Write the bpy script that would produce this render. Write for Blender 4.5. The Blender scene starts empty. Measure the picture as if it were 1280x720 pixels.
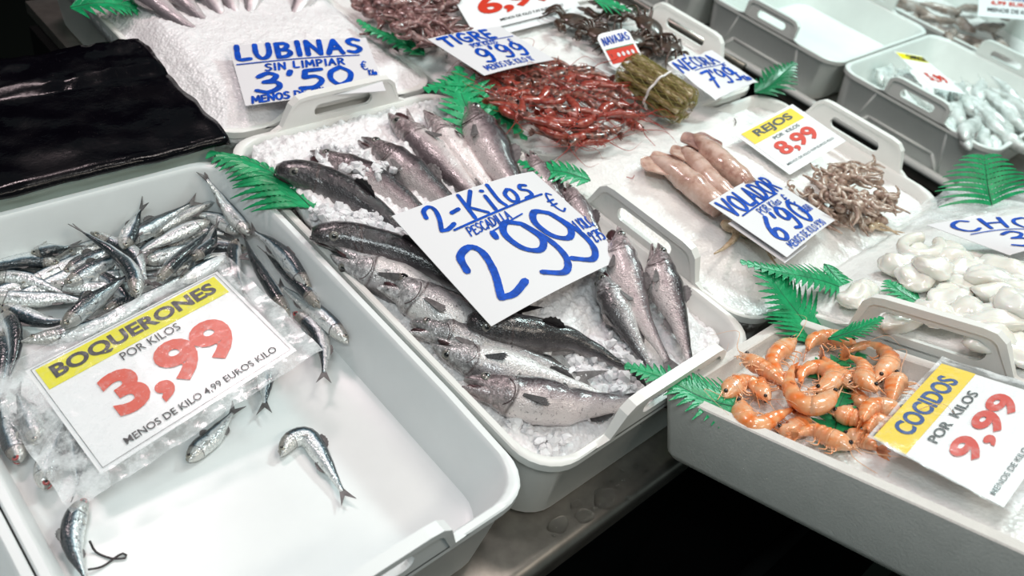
import bpy, bmesh, math, random
from mathutils import Vector, Matrix, noise

V = Vector
SC = bpy.context.scene
COL = SC.collection
PI = math.pi

# ------------------------------------------------------------------ camera, world, light, exposure
FPX = 1060.95
CAM_Z = 0.81
ROT = Matrix(((0.72942734, -0.33288923, 0.59759561),
              (-0.65513412, -0.59130509, 0.47027394),
              (0.19681219, -0.73453594, -0.64940119)))      # photo axes (right, down, forward) -> world
cam_data = bpy.data.cameras.new('camera')
cam = bpy.data.objects.new('camera', cam_data)
COL.objects.link(cam)
rx, dn, fw = ROT.col[0], ROT.col[1], ROT.col[2]
cam.matrix_world = Matrix(((rx.x, -dn.x, -fw.x, 0), (rx.y, -dn.y, -fw.y, 0), (rx.z, -dn.z, -fw.z, CAM_Z), (0, 0, 0, 1)))
cam_data.sensor_width = 36.0
cam_data.lens = FPX * 36.0 / 1280.0
cam_data.clip_start = 0.02
cam_data.dof.use_dof = True
cam_data.dof.focus_distance = 0.98
cam_data.dof.aperture_fstop = 5.0
SC.camera = cam

SC.view_settings.view_transform = 'Standard'
SC.view_settings.look = 'None'
SC.view_settings.gamma = 1.0
SC.view_settings.exposure = 0.0
try:
    SC.view_settings.use_curve_mapping = False
except Exception:
    pass

world = bpy.data.worlds.new('market_hall')
SC.world = world
world.use_nodes = True
wbg = world.node_tree.nodes['Background']
wbg.inputs[0].default_value = (0.74, 0.95, 0.92, 1)
wbg.inputs[1].default_value = 0.14


def area(name, loc, target, sx, sy, watts, col):
    l = bpy.data.lights.new(name, 'AREA')
    l.shape = 'RECTANGLE'
    l.size, l.size_y = sx, sy
    l.energy = watts
    l.color = col
    o = bpy.data.objects.new(name, l)
    COL.objects.link(o)
    o.location = loc
    o.rotation_euler = (V(target) - V(loc)).to_track_quat('-Z', 'Y').to_euler()
    return o


area('cool_lamp', (-0.30, -0.15, 1.62), (0.2, 0.55, 0.1), 0.5, 0.25, 9.6, (0.88, 0.98, 1.0))
area('bulb_lamp', (0.62, 0.25, 1.5), (0.66, 0.62, 0.1), 0.12, 0.12, 1.6, (1.0, 0.95, 0.92))
area('rose_lamp', (0.50, 1.70, 1.75), (0.62, 1.15, 0.1), 0.45, 0.25, 12.8, (1.0, 0.79, 0.81))
area('warm_lamp', (1.15, 0.55, 1.75), (1.1, 0.40, 0.1), 0.5, 0.25, 7.0, (1.0, 0.90, 0.84))
area('green_lamp', (2.5, 0.75, 1.9), (2.3, 0.65, 0.1), 0.6, 0.3, 40, (0.80, 1.0, 0.98))
area('aisle_lamp', (0.9, -1.3, 2.1), (0.75, 0.2, 0.0), 1.2, 0.3, 14, (1.0, 0.90, 0.78))


# ------------------------------------------------------------------ geometry helpers
def ray(px, py):
    return (ROT @ V((px - 640, py - 360, FPX))).normalized()


def at(px, py, z):
    """the point of the place, at height z above the counter, that the photo shows at (px, py)"""
    d = ray(px, py)
    return V((0, 0, CAM_Z)) + d * ((z - CAM_Z) / d.z)


# the right-hand shelf is level while the stall slopes: in the stall's own axes it is tipped
SHELF_O = V((0.642, 0.2643, 0.1527))
SHELF_M = Matrix.Rotation(math.radians(-0.3), 3, 'Z') @ Matrix.Rotation(math.radians(-21.8), 3, 'X') @ Matrix.Rotation(math.radians(1.2), 3, 'Y')
SHELF_N = SHELF_M.col[2].copy()


def shelf(x, y, z):
    return SHELF_O + SHELF_M @ V((x, y, z))


def at_shelf(px, py, z):
    d = ray(px, py)
    q = SHELF_O + SHELF_N * z
    c = V((0, 0, CAM_Z))
    return c + d * ((q - c).dot(SHELF_N) / d.dot(SHELF_N))


UP = V((0, 0, 1))


def tag(o, label=None, cat=None, group=None, kind=None):
    if label: o['label'] = label
    if cat: o['category'] = cat
    if group: o['group'] = group
    if kind: o['kind'] = kind
    return o


def thing(name, label, cat, loc=(0, 0, 0), group=None, rot=None):
    o = bpy.data.objects.new(name, None)
    o.empty_display_size = 0.02
    COL.objects.link(o)
    m = rot.to_4x4() if rot else Matrix.Identity(4)
    m.translation = V(loc)
    o.matrix_world = m
    return tag(o, label, cat, group)


def mesh(name, vs, fs, m, parent=None, smooth=True, uv=None, local=False, origin=None, flat_faces=None):
    me = bpy.data.meshes.new(name)
    off = V((0, 0, 0))
    if not local:
        if origin is not None:
            off = V(origin)
        elif parent is not None:
            q = parent
            while q is not None:
                off = off + q.location
                q = q.parent
    me.from_pydata([tuple(V(v) - off) for v in vs], [], fs)
    if uv:
        lay = me.uv_layers.new(name='UVMap')
        for p in me.polygons:
            for li in p.loop_indices:
                lay.data[li].uv = uv[me.loops[li].vertex_index]
    if smooth:
        me.polygons.foreach_set('use_smooth', [True] * len(me.polygons))
    if m: me.materials.append(m)
    me.update()
    o = bpy.data.objects.new(name, me)
    COL.objects.link(o)
    if parent is not None:
        o.parent = parent
    elif origin is not None:
        o.location = origin
    return o


def weighted(o, ang=35):
    """flat shading across hard edges"""
    bm = bmesh.new(); bm.from_mesh(o.data)
    bmesh.ops.recalc_face_normals(bm, faces=bm.faces)
    for e in bm.edges:
        if len(e.link_faces) == 2 and e.calc_face_angle(0) > math.radians(ang):
            e.smooth = False
    bm.to_mesh(o.data); bm.free()
    return o


class MB:
    """collects shapes for ONE mesh"""
    def __init__(s): s.v, s.f, s.uv = [], [], []

    def add(s, vs, fs, uv=None):
        b = len(s.v)
        s.v += [V(x) for x in vs]
        s.f += [tuple(b + i for i in f) for f in fs]
        s.uv += uv if uv else [(0, 0)] * len(vs)

    def box(s, lo, hi):
        x0, y0, z0 = lo; x1, y1, z1 = hi
        s.add([(x0, y0, z0), (x1, y0, z0), (x1, y1, z0), (x0, y1, z0), (x0, y0, z1), (x1, y0, z1), (x1, y1, z1), (x0, y1, z1)],
              [(0, 3, 2, 1), (4, 5, 6, 7), (0, 1, 5, 4), (1, 2, 6, 5), (2, 3, 7, 6), (3, 0, 4, 7)])

    def build(s, name, m, parent=None, smooth=True, **k):
        return mesh(name, s.v, s.f, m, parent, smooth, s.uv, **k)


def lerp(a, b, t): return a + (b - a) * t


def interp(tab, t):
    for (a, x), (b, y) in zip(tab, tab[1:]):
        if t <= b:
            k = (t - a) / (b - a) if b > a else 0
            k = k * k * (3 - 2 * k) * .5 + k * .5
            return x + (y - x) * k
    return tab[-1][1]


def smooth_path(pts, n):
    """Catmull-Rom through pts, resampled to n+1 points of equal arc"""
    P = [V(p) for p in pts]
    if len(P) == 2:
        return [P[0].lerp(P[1], i / n) for i in range(n + 1)]
    E = [P[0] * 2 - P[1]] + P + [P[-1] * 2 - P[-2]]
    out = []
    for i in range(1, len(E) - 2):
        a, b, c, d = E[i - 1], E[i], E[i + 1], E[i + 2]
        for k in range(16):
            t = k / 16
            out.append(.5 * ((2 * b) + (c - a) * t + (2 * a - 5 * b + 4 * c - d) * t * t + (3 * b - a - 3 * c + d) * t ** 3))
    out.append(P[-1])
    L = [0]
    for p, q in zip(out, out[1:]): L.append(L[-1] + (q - p).length)
    res, j = [], 0
    for i in range(n + 1):
        s = L[-1] * i / n
        while j < len(L) - 2 and L[j + 1] < s: j += 1
        seg = L[j + 1] - L[j]
        res.append(out[j].lerp(out[j + 1], (s - L[j]) / seg if seg > 0 else 0))
    return res


class Spine:
    """a centre line with a frame: T along, D dorsal, L lateral"""
    def __init__(s, pts, n, side=1, roll=0.0, up=UP):
        s.P = smooth_path(pts, n); s.n = n
        s.T, s.D, s.L = [], [], []
        c, q = math.cos(roll), math.sin(roll)
        for i in range(n + 1):
            t = (s.P[min(i + 1, n)] - s.P[max(i - 1, 0)]).normalized()
            d0 = (up.cross(t) * side).normalized()
            u0 = (up - t * up.dot(t)).normalized()
            d = (d0 * c + u0 * q).normalized()
            s.T.append(t); s.D.append(d); s.L.append(t.cross(d).normalized())
        s.len = sum((b - a).length for a, b in zip(s.P, s.P[1:]))

    def at(s, t):
        x = min(max(t, 0), 1) * s.n
        i = min(int(x), s.n - 1); k = x - i
        return (s.P[i].lerp(s.P[i + 1], k), s.T[i].lerp(s.T[i + 1], k).normalized(),
                s.D[i].lerp(s.D[i + 1], k).normalized(), s.L[i].lerp(s.L[i + 1], k).normalized())


def sweep(sp, hd, hv, w, m=14, t0=0.0, t1=1.0, rings=None, wob=0.0, a0=0.0, a1=2 * PI, closed=True):
    """skin over a spine: hd / hv / w are functions of t (dorsal, ventral and lateral radius)"""
    n = rings or sp.n
    vs, fs, uv = [], [], []
    for i in range(n + 1):
        t = lerp(t0, t1, i / n)
        p, T, D, L = sp.at(t)
        for j in range(m):
            a = a0 + (a1 - a0) * j / (m if closed else m - 1)
            c, q = math.cos(a), math.sin(a)
            h = hd(t) if c > 0 else hv(t)
            k = 1 + (wob * noise.noise(p * 60 + V((c, q, 0)) * .7) if wob else 0)
            vs.append(p + D * (c * h * k) + L * (q * w(t) * k))
            uv.append((t, (1 - c) / 2))
    for i in range(n):
        for j in range(m if closed else m - 1):
            a, b = i * m + j, i * m + (j + 1) % m
            fs.append((a, a + m, b + m, b))
    if closed:
        for base, t, rev in ((0, t0, False), (n * m, t1, True)):
            p = sp.at(t)[0]
            vs.append(p); uv.append((t, .5))
            c = len(vs) - 1
            for j in range(m):
                a, b = base + j, base + (j + 1) % m
                fs.append((c, b, a) if rev else (c, a, b))
    return vs, fs, uv


def tube(pts, r, m=8, n=None, taper=None, up=None):
    P = [V(p) for p in pts]
    d = (P[-1] - P[0])
    u = up or (UP if abs(d.normalized().z if d.length else 0) < .9 else V((1, 0, 0)))
    sp = Spine(P, n or max(2, (len(P) - 1) * 4), up=u)
    f = taper or (lambda t: 1.0)
    g = lambda t: r * f(t)
    return sweep(sp, g, g, g, m)


def slab(outline, thick, normal):
    """a flat outline given real thickness"""
    nrm = V(normal).normalized() * thick * .5
    n = len(outline)
    vs = [V(p) + nrm for p in outline] + [V(p) - nrm for p in outline]
    fs = [tuple(range(n)), tuple(range(2 * n - 1, n - 1, -1))]
    fs += [(i, n + i, n + (i + 1) % n, (i + 1) % n) for i in range(n)]
    return vs, fs


def ball(c, r, ax=(V((1, 0, 0)), V((0, 1, 0)), V((0, 0, 1))), sc=(1, 1, 1), nu=10, nv=6):
    vs, fs = [], []
    for i in range(nv + 1):
        th = PI * i / nv
        for j in range(nu):
            ph = 2 * PI * j / nu
            vs.append(V(c) + ax[0] * (r * sc[0] * math.sin(th) * math.cos(ph)) + ax[1] * (r * sc[1] * math.sin(th) * math.sin(ph)) + ax[2] * (r * sc[2] * math.cos(th)))
    for i in range(nv):
        for j in range(nu):
            a, b = i * nu + j, i * nu + (j + 1) % nu
            fs.append((a, a + nu, b + nu, b))
    return vs, fs


# ------------------------------------------------------------------ materials
def new_mat(name):
    m = bpy.data.materials.new(name); m.use_nodes = True
    nt = m.node_tree
    return m, nt, nt.nodes['Principled BSDF']


def N(nt, kind, **k):
    n = nt.nodes.new(kind)
    for a, b in k.items():
        if a in n.inputs.keys(): n.inputs[a].default_value = b
        else: setattr(n, a, b)
    return n


def ramp(nt, fac, stops, mode='LINEAR'):
    r = nt.nodes.new('ShaderNodeValToRGB')
    e = r.color_ramp.elements
    r.color_ramp.interpolation = mode
    while len(e) < len(stops): e.new(.5)
    for x, (p, c) in zip(e, stops):
        x.position = p
        x.color = (*c, 1) if len(c) == 3 else c
    if fac is not None: nt.links.new(fac, r.inputs[0])
    return r.outputs[0]


def mixc(nt, fac, a, b, mode='MIX'):
    n = nt.nodes.new('ShaderNodeMix'); n.data_type = 'RGBA'; n.blend_type = mode
    for s, x in ((n.inputs[0], fac), (n.inputs[6], a), (n.inputs[7], b)):
        if hasattr(x, 'is_output'): nt.links.new(x, s)
        else: s.default_value = x if not isinstance(x, tuple) else (*x, 1)
    return n.outputs[2]


def math_(nt, op, a, b=0.0):
    n = nt.nodes.new('ShaderNodeMath'); n.operation = op
    for s, x in ((n.inputs[0], a), (n.inputs[1], b)):
        if hasattr(x, 'is_output'): nt.links.new(x, s)
        else: s.default_value = x
    return n.outputs[0]


def bump(nt, bs, height, strength, dist=.002):
    b = nt.nodes.new('ShaderNodeBump'); b.inputs['Strength'].default_value = strength
    b.inputs['Distance'].default_value = dist
    nt.links.new(height, b.inputs['Height']); nt.links.new(b.outputs[0], bs.inputs['Normal'])
    c = nt.nodes.new('ShaderNodeBump'); c.inputs['Strength'].default_value = strength * .45
    c.inputs['Distance'].default_value = dist
    nt.links.new(height, c.inputs['Height']); nt.links.new(c.outputs[0], bs.inputs['Coat Normal'])


def objco(nt, scale=1.0):
    t = nt.nodes.new('ShaderNodeNewGeometry')
    if scale == 1.0: return t.outputs['Position']
    m = nt.nodes.new('ShaderNodeVectorMath'); m.operation = 'SCALE'; m.inputs['Scale'].default_value = scale
    nt.links.new(t.outputs['Position'], m.inputs[0])
    return m.outputs[0]


def noise_(nt, scale, detail=3, rough=.55, vec=None):
    n = N(nt, 'ShaderNodeTexNoise'); n.inputs['Scale'].default_value = scale
    n.inputs['Detail'].default_value = detail; n.inputs['Roughness'].default_value = rough
    nt.links.new(vec or objco(nt), n.inputs['Vector'])
    return n.outputs[0]


def plain(name, c, rough=.5, metal=0.0, spec=.5, var=0.0, vs=40, bmp=0.0, bs=200, coat=0.0):
    m, nt, b = new_mat(name)
    b.inputs['Base Color'].default_value = (*c, 1)
    b.inputs['Roughness'].default_value = rough
    b.inputs['Metallic'].default_value = metal
    b.inputs['Specular IOR Level'].default_value = spec
    b.inputs['Coat Weight'].default_value = coat
    b.inputs['Coat Roughness'].default_value = .08
    if var:
        f = noise_(nt, vs, 4)
        nt.links.new(ramp(nt, f, [(.3, tuple(x * (1 - var) for x in c)), (.7, tuple(min(1, x * (1 + var)) for x in c))]), b.inputs['Base Color'])
    if bmp: bump(nt, b, noise_(nt, bs, 3), bmp)
    return m


def uvn(nt):
    t = nt.nodes.new('ShaderNodeUVMap')
    s = nt.nodes.new('ShaderNodeSeparateXYZ')
    nt.links.new(t.outputs[0], s.inputs[0])
    return s.outputs[0], s.outputs[1], t.outputs[0]


def fish_mat(name, stops, rough, metal, speck=.3, speck_scale=260, gill=.235, gillc=(.05, .03, .03), streak=.12, head=None, bmp=.25, scale_b=420, coat=1.0, mottled=False):
    m, nt, b = new_mat(name)
    u, v, uv = uvn(nt)
    n1 = noise_(nt, 70, 4)
    vv = math_(nt, 'ADD', v, math_(nt, 'MULTIPLY', math_(nt, 'SUBTRACT', n1, .5), streak))
    c = ramp(nt, vv, stops)
    if head:
        hc = ramp(nt, noise_(nt, 150, 4, .65), [(.34, tuple(x * .35 for x in head[0])), (.5, head[0]), (.66, tuple(min(.8, x * 2.4 + .04) for x in head[0]))]) if mottled else head[0]
        c = mixc(nt, ramp(nt, math_(nt, 'ADD', u, math_(nt, 'MULTIPLY', math_(nt, 'SUBTRACT', n1, .5), .06)), [(gill - .03, (head[1],) * 3), (gill, (0, 0, 0))]), c, hc)
    n2 = noise_(nt, speck_scale, 3, .7)
    c = mixc(nt, ramp(nt, n2, [(.58, (0, 0, 0)), (.72, (speck,) * 3)]), c, (.02, .02, .022))
    g = math_(nt, 'ABSOLUTE', math_(nt, 'SUBTRACT', math_(nt, 'ADD', u, math_(nt, 'MULTIPLY', math_(nt, 'POWER', math_(nt, 'ABSOLUTE', math_(nt, 'SUBTRACT', v, .55)), 2.0), .12)), gill))
    c = mixc(nt, ramp(nt, g, [(0, (.85,) * 3), (.011, (0, 0, 0))]), c, gillc)
    info = nt.nodes.new('ShaderNodeObjectInfo')
    hs = nt.nodes.new('ShaderNodeHueSaturation')
    nt.links.new(math_(nt, 'ADD', math_(nt, 'MULTIPLY', info.outputs['Random'], .4), .8), hs.inputs['Value'])
    nt.links.new(c, hs.inputs['Color'])
    nt.links.new(hs.outputs[0], b.inputs['Base Color'])
    b.inputs['Roughness'].default_value = rough
    nt.links.new(math_(nt, 'MULTIPLY', ramp(nt, v, [(.25, (.2,) * 3), (.5, (1, 1, 1))]), metal), b.inputs['Metallic'])
    b.inputs['Coat Weight'].default_value = coat
    b.inputs['Coat Roughness'].default_value = .1
    n3 = noise_(nt, 140, 3, .6)
    vo = N(nt, 'ShaderNodeTexVoronoi'); vo.inputs['Scale'].default_value = scale_b
    nt.links.new(objco(nt), vo.inputs['Vector'])
    bump(nt, b, math_(nt, 'ADD', vo.outputs['Distance'], math_(nt, 'MULTIPLY', n3, 2.2)), bmp * 1.4, .0016)
    wet = nt.nodes.new('ShaderNodeBump'); wet.inputs['Strength'].default_value = .30; wet.inputs['Distance'].default_value = .0012
    nt.links.new(math_(nt, 'ADD', noise_(nt, 420, 2, .5), math_(nt, 'MULTIPLY', n3, 1.2)), wet.inputs['Height']); nt.links.new(wet.outputs[0], b.inputs['Coat Normal'])
    b.inputs['Coat Roughness'].default_value = .10
    return m


M = {}
M['tray'] = plain('white_tray_plastic', (.80, .82, .82), .32, var=.03, vs=12)
M['tray_warm'] = plain('ivory_tray_plastic', (.80, .79, .76), .35, var=.03, vs=12)
M['tray_grey'] = plain('grey_tray_plastic', (.76, .80, .77), .35, var=.05, vs=10)
M['poly'] = plain('white_polystyrene', (.68, .655, .62), .75, var=.04, vs=60, bmp=.25, bs=320)
M['crate'] = plain('grey_green_crate', (.60, .70, .64), .45, var=.05, vs=12)
M['steel'] = plain('worn_steel', (.36, .33, .30), .36, metal=.9, var=.22, vs=30, bmp=.08, bs=60)
M['dark'] = plain('black_painted_metal', (.004, .004, .004), .9, spec=.1)
M['dark_floor'] = plain('dark_floor', (.005, .006, .005), .9, spec=.05)
M['paper'] = plain('white_card', (.70, .685, .705), .55, bmp=.05, bs=60)
M['paper_gloss'] = plain('laminated_card', (.86, .87, .88), .22)
M['ink'] = plain('blue_marker_ink', (.001, .060, .42), .5, spec=.15, var=.35, vs=120)
M['black_ink'] = plain('black_ink', (.012, .012, .014), .4)
M['navy_ink'] = plain('navy_ink', (.005, .06, .26), .5, spec=.2)
M['yellow'] = plain('yellow_print', (.80, .74, .01), .4, spec=.3)
M['yellow_warm'] = plain('warm_yellow_print', (.82, .60, .02), .4, spec=.3)
M['eye'] = plain('fish_eye', (.30, .28, .23), .12, metal=.4, coat=1)
M['eye_hake'] = plain('dark_fish_eye', (.19, .18, .16), .12, metal=.2, coat=1)
M['eye_red'] = plain('bloodshot_fish_eye', (.35, .05, .05), .12, coat=1)
M['pupil'] = plain('black_pupil', (.003, .003, .004), .05, coat=1)
M['fin'] = plain('grey_fin', (.13, .12, .12), .35, var=.4, vs=150, bmp=.3, bs=500)
M['fin_pale'] = plain('clear_fin', (.42, .42, .40), .3, var=.3, vs=150)
M['fin_dark'] = plain('dark_fin', (.03, .026, .028), .35, var=.4, vs=150, bmp=.3, bs=500)
M['mouth'] = plain('dark_mouth', (.05, .02, .022), .3, var=.5, vs=90)
M['gut'] = plain('dark_gut', (.02, .016, .018), .25)
M['green'] = plain('green_plastic_leaf', (.01, .30, .11), .35, var=.30, vs=60, bmp=.2, bs=300)
M['green_stem'] = plain('green_plastic_stem', (.006, .09, .04), .4)
M['green_dark'] = plain('dark_green_plastic_leaf', (.006, .15, .055), .35, var=.3, vs=60)
M['white_band'] = plain('white_plastic_band', (.75, .72, .70), .4)


def red_print():
    m, nt, b = new_mat('red_print')
    n = noise_(nt, 420, 4, .7)
    nt.links.new(ramp(nt, n, [(.62, (.66, .055, .012)), (.70, (.80, .60, .55))]), b.inputs['Base Color'])
    b.inputs['Roughness'].default_value = .35
    return m


M['red'] = red_print()
M['red_plain'] = plain('plain_red_print', (.60, .040, .018), .45, spec=.2)

M['anchovy'] = fish_mat('anchovy_skin', [(0, (.010, .014, .018)), (.25, (.025, .04, .05)), (.33, (.09, .15, .19)), (.40, (.60, .66, .70)), (.55, (.78, .80, .80)), (.68, (.50, .54, .56)), (.85, (.80, .82, .81)), (1, (.72, .74, .72))],
                        .24, .42, speck=.95, speck_scale=190, gill=.2, head=((.50, .46, .40), .45), bmp=.3, streak=.28)
M['hake'] = fish_mat('hake_skin', [(0, (.014, .010, .013)), (.22, (.040, .029, .034)), (.40, (.150, .110, .120)), (.52, (.38, .305, .315)), (.70, (.64, .55, .55)), (1, (.74, .67, .66))],
                     .27, .10, speck=.75, speck_scale=230, streak=.30, gill=.245, head=((.17, .13, .135), .75), bmp=.30, scale_b=520, mottled=True)
M['hake_dark'] = fish_mat('dark_hake_skin', [(0, (.012, .010, .012)), (.3, (.035, .030, .033)), (.5, (.11, .095, .10)), (.7, (.36, .32, .315)), (1, (.60, .56, .55))],
                          .22, .10, speck=.7, speck_scale=230, streak=.26, gill=.245, head=((.030, .025, .027), .7), bmp=.34, scale_b=520, mottled=True)
M['hake_pale'] = fish_mat('pale_hake_skin', [(0, (.06, .045, .05)), (.22, (.17, .13, .14)), (.42, (.46, .375, .385)), (.65, (.66, .57, .57)), (1, (.76, .69, .68))],
                          .27, .10, speck=.7, speck_scale=230, streak=.30, gill=.245, head=((.26, .20, .205), .75), bmp=.25, scale_b=520, mottled=True)
M['hake_silver'] = fish_mat('silver_hake_skin', [(0, (.06, .055, .058)), (.25, (.16, .15, .155)), (.45, (.38, .36, .37)), (.65, (.56, .54, .54)), (1, (.68, .66, .65))],
                            .24, .2, speck=.85, speck_scale=170, streak=.34, gill=.245, head=((.27, .265, .27), .75), bmp=.3, scale_b=520, mottled=True)
M['bass'] = fish_mat('sea_bass_skin', [(0, (.12, .10, .11)), (.2, (.30, .25, .27)), (.38, (.62, .52, .54)), (.6, (.85, .76, .77)), (1, (.88, .82, .82))],
                     .2, .3, speck=.25, speck_scale=300, gill=.23, bmp=.3, scale_b=480)


def flesh(name, stops, rough=.22, scale=60, sss=0.0, coat=.6, bmp=.25, bscale=160):
    m, nt, b = new_mat(name)
    n = noise_(nt, scale, 5, .6)
    nt.links.new(ramp(nt, n, stops), b.inputs['Base Color'])
    b.inputs['Roughness'].default_value = rough
    b.inputs['Coat Weight'].default_value = coat
    b.inputs['Coat Roughness'].default_value = .08
    b.inputs['Subsurface Weight'].default_value = sss
    b.inputs['Subsurface Radius'].default_value = (.012, .006, .004)
    b.inputs['Subsurface Scale'].default_value = .6
    if bmp: bump(nt, b, noise_(nt, bscale, 3), bmp, .0015)
    return m


def prawn_mat(name, a, b_, dark, bands=6.0):
    m, nt, b = new_mat(name)
    u, v, uv = uvn(nt)
    n = noise_(nt, 90, 4, .6)
    w = math_(nt, 'SINE', math_(nt, 'MULTIPLY', u, bands * 2 * PI))
    f = math_(nt, 'ADD', math_(nt, 'MULTIPLY', w, .16), n)
    c = ramp(nt, f, [(.25, a), (.5, tuple((x + y) / 2 for x, y in zip(a, b_))), (.72, b_)])
    c = mixc(nt, ramp(nt, v, [(.55, (0, 0, 0)), (.9, (.6,) * 3)]), c, dark)
    nt.links.new(c, b.inputs['Base Color'])
    b.inputs['Roughness'].default_value = .28
    b.inputs['Coat Weight'].default_value = .7
    b.inputs['Coat Roughness'].default_value = .08
    bump(nt, b, noise_(nt, 220, 3), .2, .001)
    return m


M['prawn'] = prawn_mat('cooked_prawn_shell', (.84, .20, .035), (.86, .42, .20), (.80, .42, .24), 6)
M['tiger'] = prawn_mat('raw_red_prawn_shell', (.25, .018, .012), (.36, .075, .045), (.28, .06, .04), 6)
M['tiger_dark'] = prawn_mat('striped_prawn_shell', (.03, .013, .013), (.28, .11, .08), (.26, .08, .05), 6)
M['feeler'] = plain('red_feeler', (.36, .03, .018), .35)
M['feeler_pale'] = plain('pale_orange_feeler', (.82, .48, .30), .35)
M['prawn_head'] = flesh('cooked_prawn_head', [(.3, (.84, .26, .07)), (.5, (.84, .42, .22)), (.7, (.80, .52, .34))], scale=110)
M['squid'] = flesh('raw_squid_skin', [(.30, (.36, .18, .14)), (.45, (.55, .36, .29)), (.62, (.68, .50, .43))], scale=45, sss=.15)
M['squid_dark'] = flesh('dark_squid_fin', [(.3, (.17, .08, .075)), (.6, (.42, .24, .20))], scale=60)
M['tentacle'] = flesh('brown_tentacle', [(.3, (.13, .065, .045)), (.48, (.36, .24, .18)), (.66, (.62, .50, .42))], scale=110, bmp=.5, bscale=420)
M['tentacle_pale'] = flesh('tan_tentacle', [(.3, (.32, .20, .10)), (.6, (.62, .48, .33))], scale=110, bmp=.5, bscale=420)
M['octopus'] = flesh('dark_octopus', [(.3, (.055, .022, .022)), (.5, (.19, .09, .085)), (.68, (.45, .28, .26))], scale=90, bmp=.5, bscale=350)
M['white_squid'] = flesh('white_cuttlefish', [(.3, (.78, .75, .66)), (.6, (.87, .86, .81))], rough=.25, scale=30, sss=.2, bmp=.1)
M['fillet'] = flesh('pale_fish', [(.3, (.45, .49, .46)), (.55, (.74, .79, .77)), (.7, (.80, .85, .84))], scale=40, bmp=.3)
M['meat'] = flesh('grey_brown_fish', [(.3, (.17, .145, .125)), (.5, (.34, .27, .23)), (.66, (.58, .55, .52))], scale=26)
M['crab'] = flesh('brown_crab_shell', [(.3, (.018, .010, .007)), (.6, (.075, .042, .028)), (.8, (.13, .08, .05))], rough=.35, scale=80, bmp=.5)
M['razor'] = flesh('razor_shell', [(.35, (.13, .085, .03)), (.52, (.34, .25, .11)), (.68, (.66, .56, .38))], rough=.35, scale=70)


def black_plastic():
    m, nt, b = new_mat('black_sheet')
    b.inputs['Base Color'].default_value = (.0015, .0012, .0025, 1)
    b.inputs['Specular IOR Level'].default_value = .22
    n = noise_(nt, 26, 5, .6)
    b.inputs['Roughness'].default_value = .16
    n2 = noise_(nt, 900, 2)
    nt.links.new(ramp(nt, noise_(nt, 18, 4), [(.35, (.08,) * 3), (.65, (.3,) * 3)]), b.inputs['Roughness'])
    bump(nt, b, math_(nt, 'ADD', n, math_(nt, 'MULTIPLY', ramp(nt, n2, [(.68, (0, 0, 0)), (.74, (1, 1, 1))]), .35)), .35, .004)
    return m


M['black_sheet'] = black_plastic()


def ice_mat(name, c, bm_s=.5, rough=.3, sc=220):
    m, nt, b = new_mat(name)
    n = noise_(nt, 26, 5, .6)
    nt.links.new(ramp(nt, n, [(.3, tuple(x * .93 for x in c)), (.65, c)]), b.inputs['Base Color'])
    b.inputs['Roughness'].default_value = rough
    b.inputs['Subsurface Weight'].default_value = .25
    b.inputs['Subsurface Radius'].default_value = (.02, .02, .02)
    b.inputs['Subsurface Scale'].default_value = .5
    vo = N(nt, 'ShaderNodeTexVoronoi'); vo.inputs['Scale'].default_value = sc
    nt.links.new(objco(nt), vo.inputs['Vector'])
    vo2 = N(nt, 'ShaderNodeTexVoronoi'); vo2.inputs['Scale'].default_value = sc * .38
    nt.links.new(objco(nt), vo2.inputs['Vector'])
    bump(nt, b, math_(nt, 'ADD', vo.outputs['Distance'], math_(nt, 'ADD', math_(nt, 'MULTIPLY', n, 1.0), math_(nt, 'MULTIPLY', vo2.outputs['Distance'], 1.2))), bm_s, .003)
    return m


M['ice'] = ice_mat('crushed_ice', (.86, .84, .85), .45)
M['ice_smooth'] = ice_mat('packed_ice', (.87, .86, .84), .28)


def chip_mat():
    m, nt, b = new_mat('clear_ice_chips')
    b.inputs['Base Color'].default_value = (.90, .88, .90, 1)
    b.inputs['Roughness'].default_value = .2
    b.inputs['Transmission Weight'].default_value = .18
    b.inputs['IOR'].default_value = 1.31
    return m


M['chip'] = chip_mat()


def water_mat():
    m, nt, b = new_mat('water')
    b.inputs['Base Color'].default_value = (.95, .97, .97, 1)
    b.inputs['Roughness'].default_value = .03
    b.inputs['Transmission Weight'].default_value = 1.0
    b.inputs['IOR'].default_value = 1.33
    return m


M['water'] = water_mat()


def film_mat(name, white=.22, sc=90, lo=.45, hi=.7, margin=0.0):
    """clear plastic film with frosted wet patches"""
    m, nt, b = new_mat(name)
    b.inputs['Base Color'].default_value = (.92, .95, .96, 1)
    b.inputs['Roughness'].default_value = .14
    b.inputs['Coat Weight'].default_value = .4
    n = noise_(nt, sc, 5, .7)
    al = ramp(nt, n, [(lo, (white * .45,) * 3), (hi, (white * 2.4,) * 3)])
    if margin:
        # wet frost gathers in the empty margin round the card
        u, v, uv = uvn(nt)
        e = math_(nt, 'MAXIMUM', math_(nt, 'ABSOLUTE', math_(nt, 'SUBTRACT', u, .5)), math_(nt, 'ABSOLUTE', math_(nt, 'SUBTRACT', v, .5)))
        wet = math_(nt, 'MULTIPLY', ramp(nt, e, [(.495, (0, 0, 0)), (.515, (1, 1, 1))]), math_(nt, 'MULTIPLY', ramp(nt, noise_(nt, 45, 6, .7), [(.42, (.12,) * 3), (.62, (1, 1, 1))]), margin))
        al = math_(nt, 'ADD', al, wet)
    nt.links.new(al, b.inputs['Alpha'])
    bump(nt, b, noise_(nt, 60, 4), .3, .003)
    return m


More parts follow.
